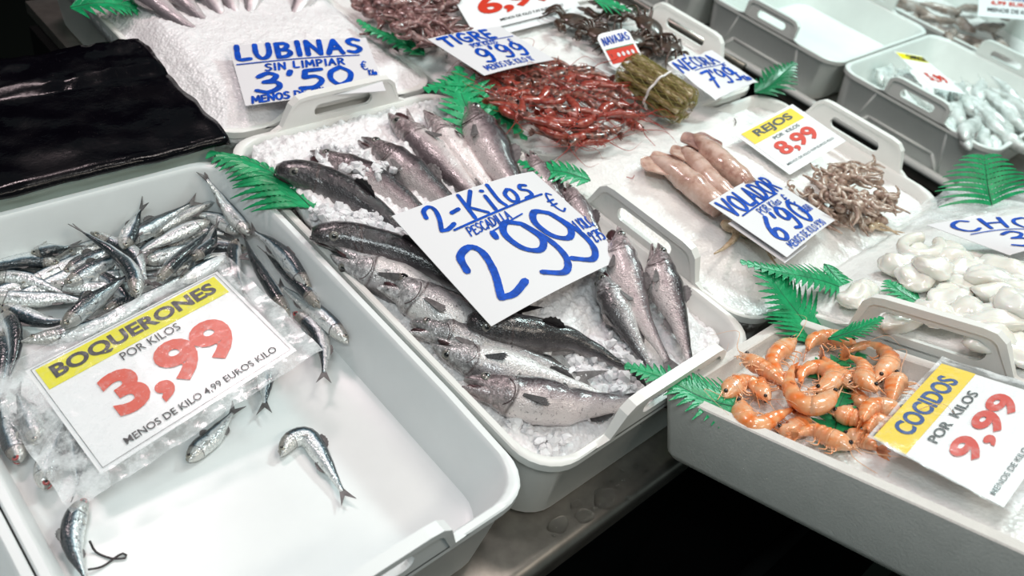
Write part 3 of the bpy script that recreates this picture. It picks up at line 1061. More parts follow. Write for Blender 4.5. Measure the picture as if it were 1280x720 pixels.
def fish(name, label, cat, pts, depth, width, prof, mats, side=1, roll=0.0, group=None, eye_t=.085, eye_r=.16, gape=0.0, up=UP, rings=30, m=16, tail=(.016, .010),
         fins=True, eye='eye', gut=None, tail_mat='fin', wob=.05, jaw=False, pect=1.0, eye_a=62, pect_mat=None):
    sp = Spine(pts, rings, side, roll, up)
    pd, pv, pw = prof
    jt = .15
    hd = lambda t: depth * interp(pd, t)
    def hv(t):
        x = depth * interp(pv, t)
        if jaw and t < jt: x *= lerp(.30, 1, max(0, (t / jt)) ** 1.5)
        return x
    w = lambda t: width * interp(pw, t)
    root = thing(name, label, cat, sp.at(.5)[0] - up * width, group)
    vs, fs, uv = sweep(sp, hd, hv, w, m, wob=wob)
    mesh('body', vs, fs, M[mats], root, uv=uv)
    # eyes
    p, T, D, L = sp.at(eye_t)
    a = math.radians(eye_a)
    for s in (1, -1):
        q = p + D * (math.cos(a) * hd(eye_t)) + L * (s * math.sin(a) * w(eye_t))
        nrm = (D * .35 + L * s).normalized()
        r = depth * eye_r
        tt = (T - nrm * T.dot(nrm)).normalized()
        e = mesh('eye', *ball(q - nrm * r * .25, r, (tt, nrm.cross(tt), nrm), (1, 1, .45), 12, 7), M[eye], root)
        mesh('pupil', *ball(q + nrm * r * .06, r * .55, (tt, nrm.cross(tt), nrm), (1, 1, .36), 10, 6), M['pupil'], e)
    # tail
    p, T, D, L = sp.at(1.0)
    tl, th = tail
    b = hd(1.0)
    out = [p - T * .002 + D * b, p + T * tl * .55 + D * th * .7, p + T * tl + D * th, p + T * tl * .66 + D * th * .45, p + T * tl * .38, p + T * tl * .66 - D * th * .45,
           p + T * tl - D * th, p + T * tl * .55 - D * th * .7, p - T * .002 - D * b]
    mesh('tail_fin', *slab(out, .0009, L), M[tail_mat], root, False)
    if fins:
        mesh('dorsal_fin', *sail(sp, .40, .54, depth * .45, hd), M[tail_mat], root, False)
        mesh('anal_fin', *sail(sp, .62, .76, -depth * .30, hv), M[tail_mat], root, False)
        t = .27
        p, T, D, L = sp.at(t)
        for s in (1, -1):
            q = p + D * (-.35 * hv(t)) + L * (s * w(t) * .93)
            mesh('pectoral_fin', *fin_fan(q, T * .9 + L * s * .22 - D * .25, D * .8 + T * .3, depth * 1.25 * pect, depth * .42 * pect, L * s + D * .2), M[pect_mat or tail_mat], root, False)
    if jaw:
        # lower jaw, hinged at jt and dropped by gape; the dark inside shows between
        ph, T, D, L = sp.at(jt)
        hinge = ph - D * hv(jt) * .30
        g = gape
        def turn(v):
            d = v - hinge
            x, y, z = d.dot(-T), d.dot(-D), d.dot(L)
            return hinge + (-T) * (x * math.cos(g) - y * math.sin(g)) + (-D) * (x * math.sin(g) + y * math.cos(g)) + L * z
        vs, fs = [], []
        k = 12
        jl = sp.len * jt * 1.02
        for i in range(9):
            u = i / 8
            c = hinge - T * (jl * u)
            wr = w(jt) * lerp(.80, .16, u ** 1.4) * .9
            hr = hv(jt) * lerp(.72, .16, u ** .9)
            for j in range(k):
                an = PI * j / (k - 1)
                vs.append(turn(c + L * math.cos(an) * wr - D * math.sin(an) * hr))
            for j in range(k):
                an = PI * (1 - j / (k - 1))
                vs.append(turn(c + L * math.cos(an) * wr * .82 - D * (math.sin(an) * hr * .72) + D * .0004))
        W = 2 * k
        for i in range(8):
            for j in range(W):
                a, b = i * W + j, i * W + (j + 1) % W
                fs.append((a, a + W, b + W, b))
        fs.append(tuple(range(W))); fs.append(tuple(range(9 * W - 1, 8 * W - 1, -1)))
        mesh('lower_jaw', vs, fs, M[mats], root, uv=[(.1, .72)] * len(vs))
        c = hinge - T * jl * .34 - D * (.12 * hv(jt)) * (1 + g)
        mesh('mouth_lining', *ball(c, jl * .55, (T, D, L), (1, .16 + .45 * g, w(jt) / (jl * .55) * .55), 12, 8), M['mouth'], root)
        # gill cover edge
        vs, fs, uv = [], [], []
        q = MB()
        arc = []
        for s in (1, -1):
            arc = []
            for i in range(9):
                an = math.radians(lerp(72, 155, i / 8))
                t = .232 - .035 * (abs(i - 4) / 4) ** 2
                pp, T2, D2, L2 = sp.at(t)
                hh = hd(t) if math.cos(an) > 0 else hv(t)
                arc.append(pp + D2 * math.cos(an) * hh * 1.01 + L2 * s * math.sin(an) * w(t) * 1.02)
            q.add(*tube(arc, depth * .018, 6, 16))
        q.build('gill_cover_edge', M['mouth'], root)
    if gut:
        q = MB(); q.add(*tube(gut, .0011, 6, 20)); q.build('gut_strand', M['gut'], root)
    return root


# ---- anchovies: (points head to tail in the picture, side the dark back lies on, layer, label, extra)
AN = [
 ([(312, 294), (286, 262), (259, 224)], -1, 2.4, 'silver anchovy with its tail propped highest against the crate corner', {}),
 ([(171, 373), (166, 341), (141, 315), (102, 289)], 1, 3.2, 'blue-backed anchovy on top of the heap, forked tail raised to the crate wall', {}),
 ([(113, 290), (140, 304), (168, 318), (182, 350)], -1, 2.0, 'anchovy with a big round eye looking out beneath the raised forked tail', {}),
 ([(76, 329), (42, 325), (6, 330), (-30, 338)], 1, 1.6, 'plump silver anchovy at the left edge, head pointing right, topmost there', {}),
 ([(-14, 346), (25, 347), (52, 356), (78, 366)], 1, 1.2, 'silver anchovy second from the top at the left edge of the heap', {}),
 ([(-16, 372), (40, 374), (80, 373), (112, 378)], 1, 1.0, 'pale straight anchovy lying level across the left of the heap', {}),
 ([(2, 382), (35, 396), (62, 403), (92, 398)], -1, .8, 'anchovy curving along the lower left edge of the heap', {}),
 ([(78, 410), (104, 386), (134, 364), (158, 346)], 1, 3.0, 'dark-backed anchovy lying diagonally over the long pale one', {}),
 ([(26, 427), (70, 420), (130, 405), (190, 368), (228, 345)], 1, 1.6, 'longest anchovy running under the top edge of the price card', {}),
 ([(80, 343), (103, 330), (128, 318), (150, 305)], 1, 1.4, 'anchovy with dark ringed eye lying in the middle left of the heap', {}),
 ([(82, 357), (108, 342), (138, 326), (158, 315)], 1, 2.0, 'spotted anchovy beside the dark ringed eye, one below it', {}),
 ([(87, 319), (112, 310), (136, 303), (160, 300)], 1, 1.0, 'anchovy with its cheek on the others near the crate wall', {}),
 ([(40, 318), (58, 314), (76, 311), (88, 308)], -1, .8, 'small cream-coloured anchovy tucked against the crate wall', {}),
 ([(154, 311), (162, 293), (170, 275), (176, 262)], -1, 2.6, 'small pale anchovy standing with its yellowish tail straight up', {}),
 ([(152, 307), (178, 290), (210, 272), (238, 255)], 1, 2.2, 'dark-backed anchovy running up to the right beside the upright yellowish tail', {}),
 ([(182, 296), (212, 278), (244, 262), (272, 250)], 1, 1.6, 'broad grey anchovy running to the upper right along the wall', {}),
 ([(262, 277), (232, 288), (202, 302), (176, 314)], -1, 2.4, 'silver-bellied anchovy below the broad grey one, pointing to the upper right', {}),
 ([(196, 352), (220, 327), (242, 307), (262, 288)], -1, 3.0, 'long dark slate anchovy slanting above the card corner', {}),
 ([(240, 324), (256, 312), (266, 300), (270, 285)], -1, 2.8, 'short silver anchovy with upright tail next to the slate one', {}),
 ([(298, 292), (282, 279), (262, 270), (240, 268)], -1, 1.4, 'anchovy lying crosswise under the propped tail fish', {}),
 ([(180, 328), (204, 320), (228, 312), (246, 304)], 1, 1.2, 'anchovy half hidden in the middle of the heap', {}),
 ([(200, 342), (232, 332), (262, 322), (290, 316)], 1, 1.0, 'anchovy lying level above the top corner of the price card', {}),
 ([(226, 352), (252, 338), (275, 326), (300, 322)], 1, 1.6, 'pale anchovy pressed under the card corner', {}),
 ([(362, 396), (338, 358), (318, 325), (306, 298)], 1, 2.4, 'large blue-backed anchovy hanging down the right of the heap', {}),
 ([(296, 300), (292, 322), (294, 342), (304, 362)], -1, 1.4, 'grey anchovy pointing straight down beside the large blue-backed one', {}),
 ([(387, 365), (362, 328), (340, 305), (318, 290)], -1, 2.8, 'shiny blue anchovy with pale head facing the crate wall', {}),
 ([(435, 429), (408, 400), (382, 380), (352, 358)], -1, 1.2, 'anchovy with red eye reaching farthest along the crate wall', {}),
 ([(366, 390), (392, 408), (405, 438), (405, 466)], -1, 1.6, 'arched anchovy with its tail down on the bare floor right of the card', {'eye': 'eye_red'}),
 ([(400, 385), (378, 360), (352, 336), (334, 318)], 1, .6, 'dark anchovy wedged along the crate wall under the shiny blue one', {}),
 ([(236, 577), (250, 560), (268, 544), (290, 516)], 1, .0, 'anchovy lying alone just below the price card', {}),
 ([(351, 570), (364, 550), (384, 546), (402, 570), (428, 614)], 1, .0, 'anchovy bent like a hook, alone on the bare floor', {}),
 ([(109, 624), (94, 648), (90, 682), (106, 722)], -1, .2, 'anchovy trailing a dark strand at the bottom left', {'eye': 'eye_red', 'strand': True}),
 ([(4, 388), (16, 412), (18, 440), (10, 474)], 1, 1.0, 'black-backed anchovy at the left edge above the card corner', {}),
 ([(26, 578), (18, 556), (9, 528), (2, 500)], 1, .6, 'anchovy with red cheek nearest the left rim of the crate', {'eye': 'eye_red'}),
 ([(48, 554), (42, 534), (33, 514), (22, 492)], 1, 1.4, 'cream-headed anchovy hanging down left of the card', {}),
 ([(55, 612), (58, 584), (70, 552), (84, 520)], -1, .6, 'anchovy with blunt red-eyed head below the card, by its left corner', {'eye': 'eye_red'}),
 ([(92, 530), (96, 560), (98, 585), (97, 606)], 1, .4, 'anchovy whose dark forked tail sticks out under the lower left card edge', {}),
 ([(326, 440), (332, 462), (332, 484), (331, 504)], 1, .2, 'anchovy whose tail alone shows under the lower right card edge', {}),
 ([(118, 342), (132, 352), (150, 366), (166, 384)], 1, 1.2, 'anchovy crossing under the blue-backed top fish', {}),
 ([(130, 392), (150, 380), (180, 372), (206, 360)], -1, .8, 'anchovy lying behind the dark diagonal one', {}),
 ([(205, 312), (228, 300), (250, 290), (280, 292)], 1, .8, 'anchovy with silver flank deep in the heap, right of centre', {}),
 ([(58, 345), (88, 336), (110, 332), (140, 338)], -1, .5, 'anchovy deep in the heap, left of centre', {}),
 ([(20, 360), (60, 362), (95, 360), (125, 352)], 1, .6, 'striped anchovy beneath the level pale one', {}),
 ([(-8, 412), (8, 440), (4, 470), (-4, 505)], -1, .6, 'dark anchovy cut off by the picture edge above the card', {}),
]
FLOOR_A = .042
for pts, side, layer, lab, ex in AN:
    n = len(pts)
    z0 = FLOOR_A + .0085 + layer * .0125
    P = []
    for i, (x, y) in enumerate(pts):
        z = z0
        if layer > 2.2 and i == n - 1 and ('tail' in lab): z += .016
        while z < .16:
            g = at(x, y, z)
            m_ = .010 + .016 * (1 - (z - .042) / .088) + .007
            if g.y < .89 - m_ and g.x < .457 - m_: break
            z += .004
        P.append(at(x, y, z))
    kw = dict(eye=ex.get('eye', 'eye'))
    if ex.get('strand'):
        zz = FLOOR_A + .002
        kw['gut'] = [at(112, 676, zz + .008), at(120, 690, zz), at(140, 698, zz), at(158, 697, zz), at(152, 692, zz), at(128, 708, zz), at(110, 712, zz + .003)]
    fish('anchovy', lab, 'fish', P, .0112, .0084, PROF_A, 'anchovy', side, math.radians(random.Random(lab).uniform(-8, 14) + (42 if any(k in lab for k in ('dark', 'blue', 'black', 'slate')) else 0)), 'anchovies in the front crate', rings=26, m=14,
         eye_t=.062, eye_r=.32, tail=(.015, .0085), tail_mat='fin', pect=.0 if False else .6, pect_mat='fin_pale', **kw)

# the bottom layer of the heap, of which only slivers show
rnd = random.Random(8)
for i in range(20):
    u = rnd.random()
    cx, cy = lerp(30, 300, u), lerp(350, 300, u) + rnd.uniform(-14, 24)
    a = rnd.uniform(-.9, .5) + (PI if rnd.random() < .5 else 0)
    ln = rnd.uniform(46, 60)
    c0 = at(cx, cy, .054 + rnd.uniform(0, .012))
    d = V((math.cos(a + .4), math.sin(a + .4), 0)); e = V((-d.y, d.x, 0)) * rnd.uniform(-.008, .008)
    P = [c0 - d * .058, c0 + e, c0 + d * .058]
    if any(not (.062 < p.x < .432 and .30 < p.y < .862) for p in P): 
        k = V((.25, .72, 0)); P = [p + (V((k.x, k.y, p.z)) - p) * .12 for p in P]
    if any(not (-.02 < p.x < .436 and .30 < p.y < .868) for p in P): continue
    fish('anchovy', 'anchovy almost buried in the bottom layer of the heap', 'fish', P, .0112, .0084, PROF_A, 'anchovy', rnd.choice((1, -1)), rnd.uniform(-.3, .5), 'anchovies buried in the heap', rings=22, m=12, eye_t=.062, eye_r=.32, tail=(.015, .0085), pect=.6, pect_mat='fin_pale')

# ---- hake
HK = [
 # points head to tail, side, roll, depth, mat, z head .. z tail, gape, label
 ([(344, 213), (395, 228), (460, 262), (545, 325)], 1, 70, .0255, 'hake_dark', .150, .128, 0, 'black-backed hake lying over the green fern at the back corner of its crate'),
 ([(389, 292), (450, 303), (530, 330), (640, 385)], 1, 75, .0235, 'hake_dark', .148, .128, 0, 'dark blunt-headed hake on the crate edge above the silver gaping one'),
 ([(414, 318), (470, 345), (560, 385), (650, 430)], -1, -60, .0255, 'hake_silver', .134, .122, .15, 'hake showing its pale folded gill plates beside the crate edge'),
 ([(483, 346), (530, 378), (600, 408), (690, 440)], 1, 8, .0275, 'hake_silver', .140, .122, .35, 'hake with a big staring eye left of the blue price card'),
 ([(512, 404), (570, 420), (640, 442), (720, 470)], 1, 25, .0225, 'hake_silver', .130, .116, .2, 'silver hake with a small eye, its snout touching the crate edge'),
 ([(540, 430), (600, 456), (690, 478), (770, 500)], -1, -35, .0225, 'hake_silver', .126, .108, .1, 'hake with white jaw plates next to the black-headed one'),
 ([(580, 474), (650, 496), (725, 506), (815, 500)], 1, 10, .0255, 'hake', .130, .106, .12, 'black-headed hake nearest the front, pale belly half in ice chips'),
 ([(583, 402), (650, 417), (722, 430), (792, 466)], 1, 78, .0225, 'hake_dark', .144, .112, 0, 'dark hake poking out under the lower corner of the blue price card'),
 ([(388, 190), (450, 218), (505, 252), (570, 305)], 1, 30, .0235, 'hake', .142, .130, .45, 'hake whose head is covered with ice chips at the back'),
 ([(452, 173), (496, 203), (548, 246), (610, 300)], 1, 25, .0245, 'hake', .148, .132, .0, 'hake with a thin pointed snout, third from the back corner'),
 ([(486, 143), (526, 180), (578, 232), (630, 290)], -1, -10, .0245, 'hake_pale', .150, .134, .55, 'pale hake with jaws open upward at the back of the crate'),
 ([(533, 141), (566, 182), (606, 232), (655, 285)], 1, -40, .0230, 'hake_pale', .150, .134, 0, 'belly-up pinkish hake between the open-jawed and purple ones'),
 ([(584, 128), (606, 174), (636, 226), (680, 290)], 1, 18, .0300, 'hake', .166, .142, .0, 'thick purple hake standing with its snout up over the fern'),
 ([(662, 189), (678, 225), (705, 262), (735, 300)], 1, 30, .0170, 'hake_pale', .150, .138, .1, 'small hake behind the top edge of the blue price card'),
 ([(708, 230), (724, 262), (744, 296), (768, 336)], 1, 40, .0165, 'hake_pale', .155, .140, .3, 'thin hake with square open mouth right of the blue price card'),
 ([(772, 284), (780, 335), (802, 395), (834, 452)], 1, 30, .0215, 'hake_pale', .160, .122, .85, 'hake with gaping mouth against the white crate handle'),
 ([(822, 305), (828, 345), (846, 395), (862, 452)], 1, 20, .0215, 'hake', .166, .124, .05, 'hake with pointed head up in front of the handle slot, farthest right'),
 ([(748, 340), (768, 380), (792, 425), (816, 464)], -1, 0, .0190, 'hake_silver', .144, .112, .2, 'grey hake half under the right corner of the blue price card'),
]
for pts, side, roll, dep, mt, zh, zt, gape, lab in HK:
    n = len(pts)
    P = [at(x, y, lerp(zh, zt, i / (n - 1))) for i, (x, y) in enumerate(pts)]
    dark = mt == 'hake_dark' or 'black' in lab
    fish('hake', lab, 'fish', P, dep * 1.05, dep * .9, PROF_B if mt == 'hake_dark' else PROF_H, mt, side, math.radians(roll), 'whole hake on ice', rings=34, m=20, eye_t=.095, eye_r=.36 if 'staring' in lab else .26, jaw=True, gape=gape, eye='eye_hake',
         tail=(.035, .020), tail_mat='fin_dark' if dark else 'fin', wob=.10, pect=.95)

# ---- sea bass at the back, heads beyond the frame
BS = [
 ([(140, -40), (185, -2), (232, 32), (276, 53)], 'sea bass lying lowest, its tail reaching nearest the sea bass card'),
 ([(185, -38), (222, -4), (250, 22), (276, 43)], 'sea bass second from the green leaf'),
 ([(232, -40), (258, -8), (274, 16), (290, 38)], 'sea bass in the middle of the row of tails'),
 ([(262, -44), (282, -10), (292, 12), (300, 34)], 'narrow sea bass right of the middle one'),
 ([(322, -46), (318, -14), (314, 10), (309, 34)], 'sea bass whose tail points straight down above the card'),
 ([(398, -44), (384, -12), (372, 12), (360, 36)], 'sea bass lying apart on the right, nearest the octopus'),
]
for pts, lab in BS:
    P = [at(x, y, .178 - .012 * i) for i, (x, y) in enumerate(pts)]
    fish('sea_bass', lab, 'fish', P, .024, .019, PROF_H, 'bass', -1, .25, 'sea bass on ice', rings=28, m=16, tail=(.022, .012), wob=.06)


# ------------------------------------------------------------------ prawns
PR_R = [(0, .10), (.04, .30), (.12, .62), (.22, .92), (.34, 1.0), (.42, 1.0), (.6, .88), (.8, .60), (.93, .34), (1, .24)]


def prawn(label, pts, r, mats, group, up=UP, name='cooked_prawn', detail=True, curl=1, seed=0, feeler='feeler_pale', rings=40, fl=.05):
    rnd = random.Random(seed)
    tmp = smooth_path(pts, 12)
    turn = sum((b - a).cross(c - b).dot(up) for a, b, c in zip(tmp, tmp[1:], tmp[2:]))
    curl = -1 if turn > 0 else 1                                  # a prawn curls belly inward
    sp = Spine(pts, rings, curl, math.radians(rnd.uniform(-12, 18)), up)
    def seg(t):
        k = interp(PR_R, t)
        if t > .38:
            x = ((t - .38) / .55 * 6) % 1.0
            k *= 1.06 - .13 * x
        return k * r
    hd = lambda t: seg(t) * 1.08
    hv = lambda t: seg(t) * (.95 if t < .4 else .72)
    w = lambda t: seg(t) * .80
    root = thing(name, label, 'prawn', sp.at(.5)[0] - up * r * .8, group)
    mesh('shell', *sweep(sp, hd, hv, w, 12 if detail else 9, t0=.30 if detail else 0, rings=rings if detail else 26)[:2], M[mats], root, uv=sweep(sp, hd, hv, w, 12 if detail else 9, t0=.30 if detail else 0, rings=rings if detail else 26)[2])
    if detail:
        vs, fs, uv = sweep(sp, lambda t: hd(t) * 1.05, lambda t: hv(t) * 1.03, lambda t: w(t) * 1.05, 12, t0=0, t1=.37, rings=16)
        mesh('head', vs, fs, M['prawn_head'] if mats == 'prawn' else M[mats], root, uv=uv)
    p, T, D, L = sp.at(1.0)
    q = MB()
    for s in (-1, -.45, 0, .45, 1):
        e = (T + (L * s * .75)).normalized()
        b = p - T * .001
        o = e.cross(D).normalized()
        q.add(*slab([b - o * r * .12, b + e * r * .8 - o * r * .25, b + e * r * 1.45, b + e * r * .8 + o * r * .25, b + o * r * .12], .0007, D))
    q.build('tail_fan', M[mats], root, False)
    p, T, D, L = sp.at(.02)
    q = MB(); q.add(*tube([sp.at(.12)[0] + D * hd(.12) * .9, p + D * r * .45 - T * r * .1, p + D * r * .35 - T * r * 1.0], r * .12, 6, 8, lambda t: 1.1 - .95 * t)); q.build('rostrum', M['prawn_head'] if mats == 'prawn' else M[mats], root)
    p, T, D, L = sp.at(.085)
    for s in (1, -1):
        mesh('eye', *ball(p + D * hd(.085) * .5 + L * s * w(.085) * 1.0, r * .22, nu=8, nv=5), M['pupil'], root)
    for s in (1, -1):
        p, T, D, L = sp.at(.03)
        a = p - T * .01 + L * s * .006
        pts2 = [p, a, a - T * fl * .4 + L * s * .01 + D * rnd.uniform(-.01, .02), a - T * fl * rnd.uniform(.5, .8) + D * rnd.uniform(-.03, .04)]
        z0 = min((x - p).dot(up) for x in pts2)
        mesh('feeler', *tube(pts2, .00045 if detail else .0006, 5, 14, lambda t: 1.2 - t)[:2], M[feeler], root)
    for k in range(5 if detail else 3):
        t = .22 + k * (.09 if detail else .13)
        p, T, D, L = sp.at(t)
        b = p - D * hv(t) * .85 + L * w(t) * .3
        c = b - D * r * .7 - T * r * .35 + L * r * rnd.uniform(-.2, .4)
        d = c - D * r * .35 + T * r * .5
        mesh('leg', *tube([b, c, d], r * .085, 5, 8, lambda t: 1.2 - .8 * t)[:2], M['prawn_head'] if mats == 'prawn' else M[feeler], root)
    return root


def cp(x, y): return 880 + x / 4, 400 + y / 4


CP = [
 ([(462, 92), (392, 150), (352, 205), (385, 268), (432, 262)], 1, 1, 'cooked prawn with its head up against the fern, black eye at the tip'),
 ([(182, 172), (262, 224), (342, 274), (412, 330)], 1, 2, 'straight cooked prawn with a long pointed pale head lying across the others'),
 ([(104, 388), (165, 325), (235, 318), (258, 372)], -1, 1, 'cooked prawn at the left end with its eye at the green leaf'),
 ([(188, 396), (200, 478), (262, 524), (352, 482), (436, 446)], 1, 1, 'large cooked prawn forming a wide U at the lower left'),
 ([(330, 402), (290, 352), (300, 296), (362, 312)], -1, 1, 'small curled cooked prawn inside the ring of others, head down'),
 ([(662, 342), (614, 396), (545, 432), (468, 396), (430, 310), (446, 232)], -1, 2, 'cooked prawn curved like a hook with its tail standing upright'),
 ([(518, 348), (600, 338), (642, 284), (572, 238), (500, 262), (486, 316)], 1, 1, 'cooked prawn coiled into a disc in the middle'),
 ([(362, 530), (432, 552), (486, 502), (446, 436)], 1, 0, 'cooked prawn tucked below the wide U'),
 ([(735, 648), (690, 615), (620, 588), (545, 552), (470, 572)], 1, 1, 'cooked prawn along the front edge, black eye toward the price card'),
 ([(692, 588), (780, 598), (865, 645)], -1, 0, 'cooked prawn lying under the corner of the yellow price band'),
 ([(768, 124), (700, 102), (630, 88), (555, 100), (520, 150)], 1, 1, 'cooked prawn stretched along the back edge of the box'),
 ([(852, 302), (890, 262), (926, 205), (885, 152), (800, 130), (722, 158)], 1, 1, 'largest cooked prawn, curled at the back right'),
 ([(760, 342), (700, 292), (640, 236), (600, 188)], 1, 1, 'cooked prawn with deep orange flank slanting down from the back'),
 ([(866, 356), (800, 300), (788, 220), (728, 182)], 1, 2, 'cooked prawn with whiskered head lying over the slanting one'),
 ([(984, 266), (962, 330), (940, 418)], -1, 1, 'cooked prawn with its black-eyed head raised near the yellow band'),
 ([(850, 432), (792, 408), (764, 346)], 1, 0, 'small cooked prawn with its curved tail in the middle right'),
 ([(640, 452), (722, 478), (796, 496), (808, 462)], -1, 1, 'cooked prawn with bristling whiskers over the green leaf'),
 ([(1004, 466), (925, 442), (840, 442), (792, 502)], 1, 2, 'cooked prawn with fine legs touching the price card'),
 ([(930, 546), (858, 508), (816, 556)], 1, 1, 'short cooked prawn half under the price card'),
]
for i, (pts, side, layer, lab) in enumerate(CP):
    z = -.012 + .0095 * layer
    P = [at_shelf(*cp(x, y), z) for x, y in pts]
    prawn(lab, P, .0118 if 'small' not in lab else .0098, 'prawn', 'cooked prawns in the polystyrene box', SHELF_N, curl=side, seed=i)
    # side = which way the back faces
# the prawns' backs face outward on every curl


# raw red prawns
rnd = random.Random(11)
TP = []
poly_t = [(606, 98), (640, 78), (690, 72), (730, 88), (772, 112), (806, 148), (770, 160), (740, 182), (690, 172), (652, 152), (624, 128)]


def inside(x, y, poly):
    c = False
    for (x1, y1), (x2, y2) in zip(poly, poly[1:] + poly[:1]):
        if (y1 > y) != (y2 > y) and x < (x2 - x1) * (y - y1) / (y2 - y1) + x1: c = not c
    return c


while len(TP) < 74:
    x, y = rnd.uniform(600, 806), rnd.uniform(72, 184)
    if inside(x, y, poly_t) and all(math.hypot((x - a) * .8, (y - b) * 1.5) > 9.5 for a, b in TP): TP.append((x, y))
    elif rnd.random() < .002: TP.append((x, y)) if inside(x, y, poly_t) else None
WHERE_T = ['at the near tip of the red heap', 'under the blue price card', 'on the crest of the red heap', 'at the far edge of the red heap']
for i, (x, y) in enumerate(sorted(TP, key=lambda p: -p[1])):
    # the heap is higher in its middle
    dx, dy = (x - 705) / 100, (y - 128) / 52
    k = max(0, 1 - dx * dx - dy * dy)
    z = .156 + .026 * k + rnd.uniform(0, .010)
    c = at(x, y, z)
    a = rnd.gauss(-.55, .5) + (PI if rnd.random() < .5 else 0)
    L_ = rnd.uniform(.026, .034)
    d = V((math.cos(a), math.sin(a), rnd.uniform(-.12, .12))); e = V((-d.y, d.x, 0)) * (rnd.choice((-1, 1)) * rnd.uniform(.1, .55))
    P = [c - d * L_ - e * L_ * .5, c - d * L_ * .3 + e * L_ * .35, c + d * L_ * .4 + e * L_ * .3, c + d * L_ - e * L_ * .5]
    lab = 'raw red prawn in the heap beside the razor clam bundle'
    prawn(lab, P, .0085, 'tiger_dark' if rnd.random() < .45 else 'tiger', 'raw red prawns in a heap', name='raw_prawn', detail=False, seed=100 + i, feeler='feeler', rings=26, fl=.07, curl=rnd.choice((1, -1)))

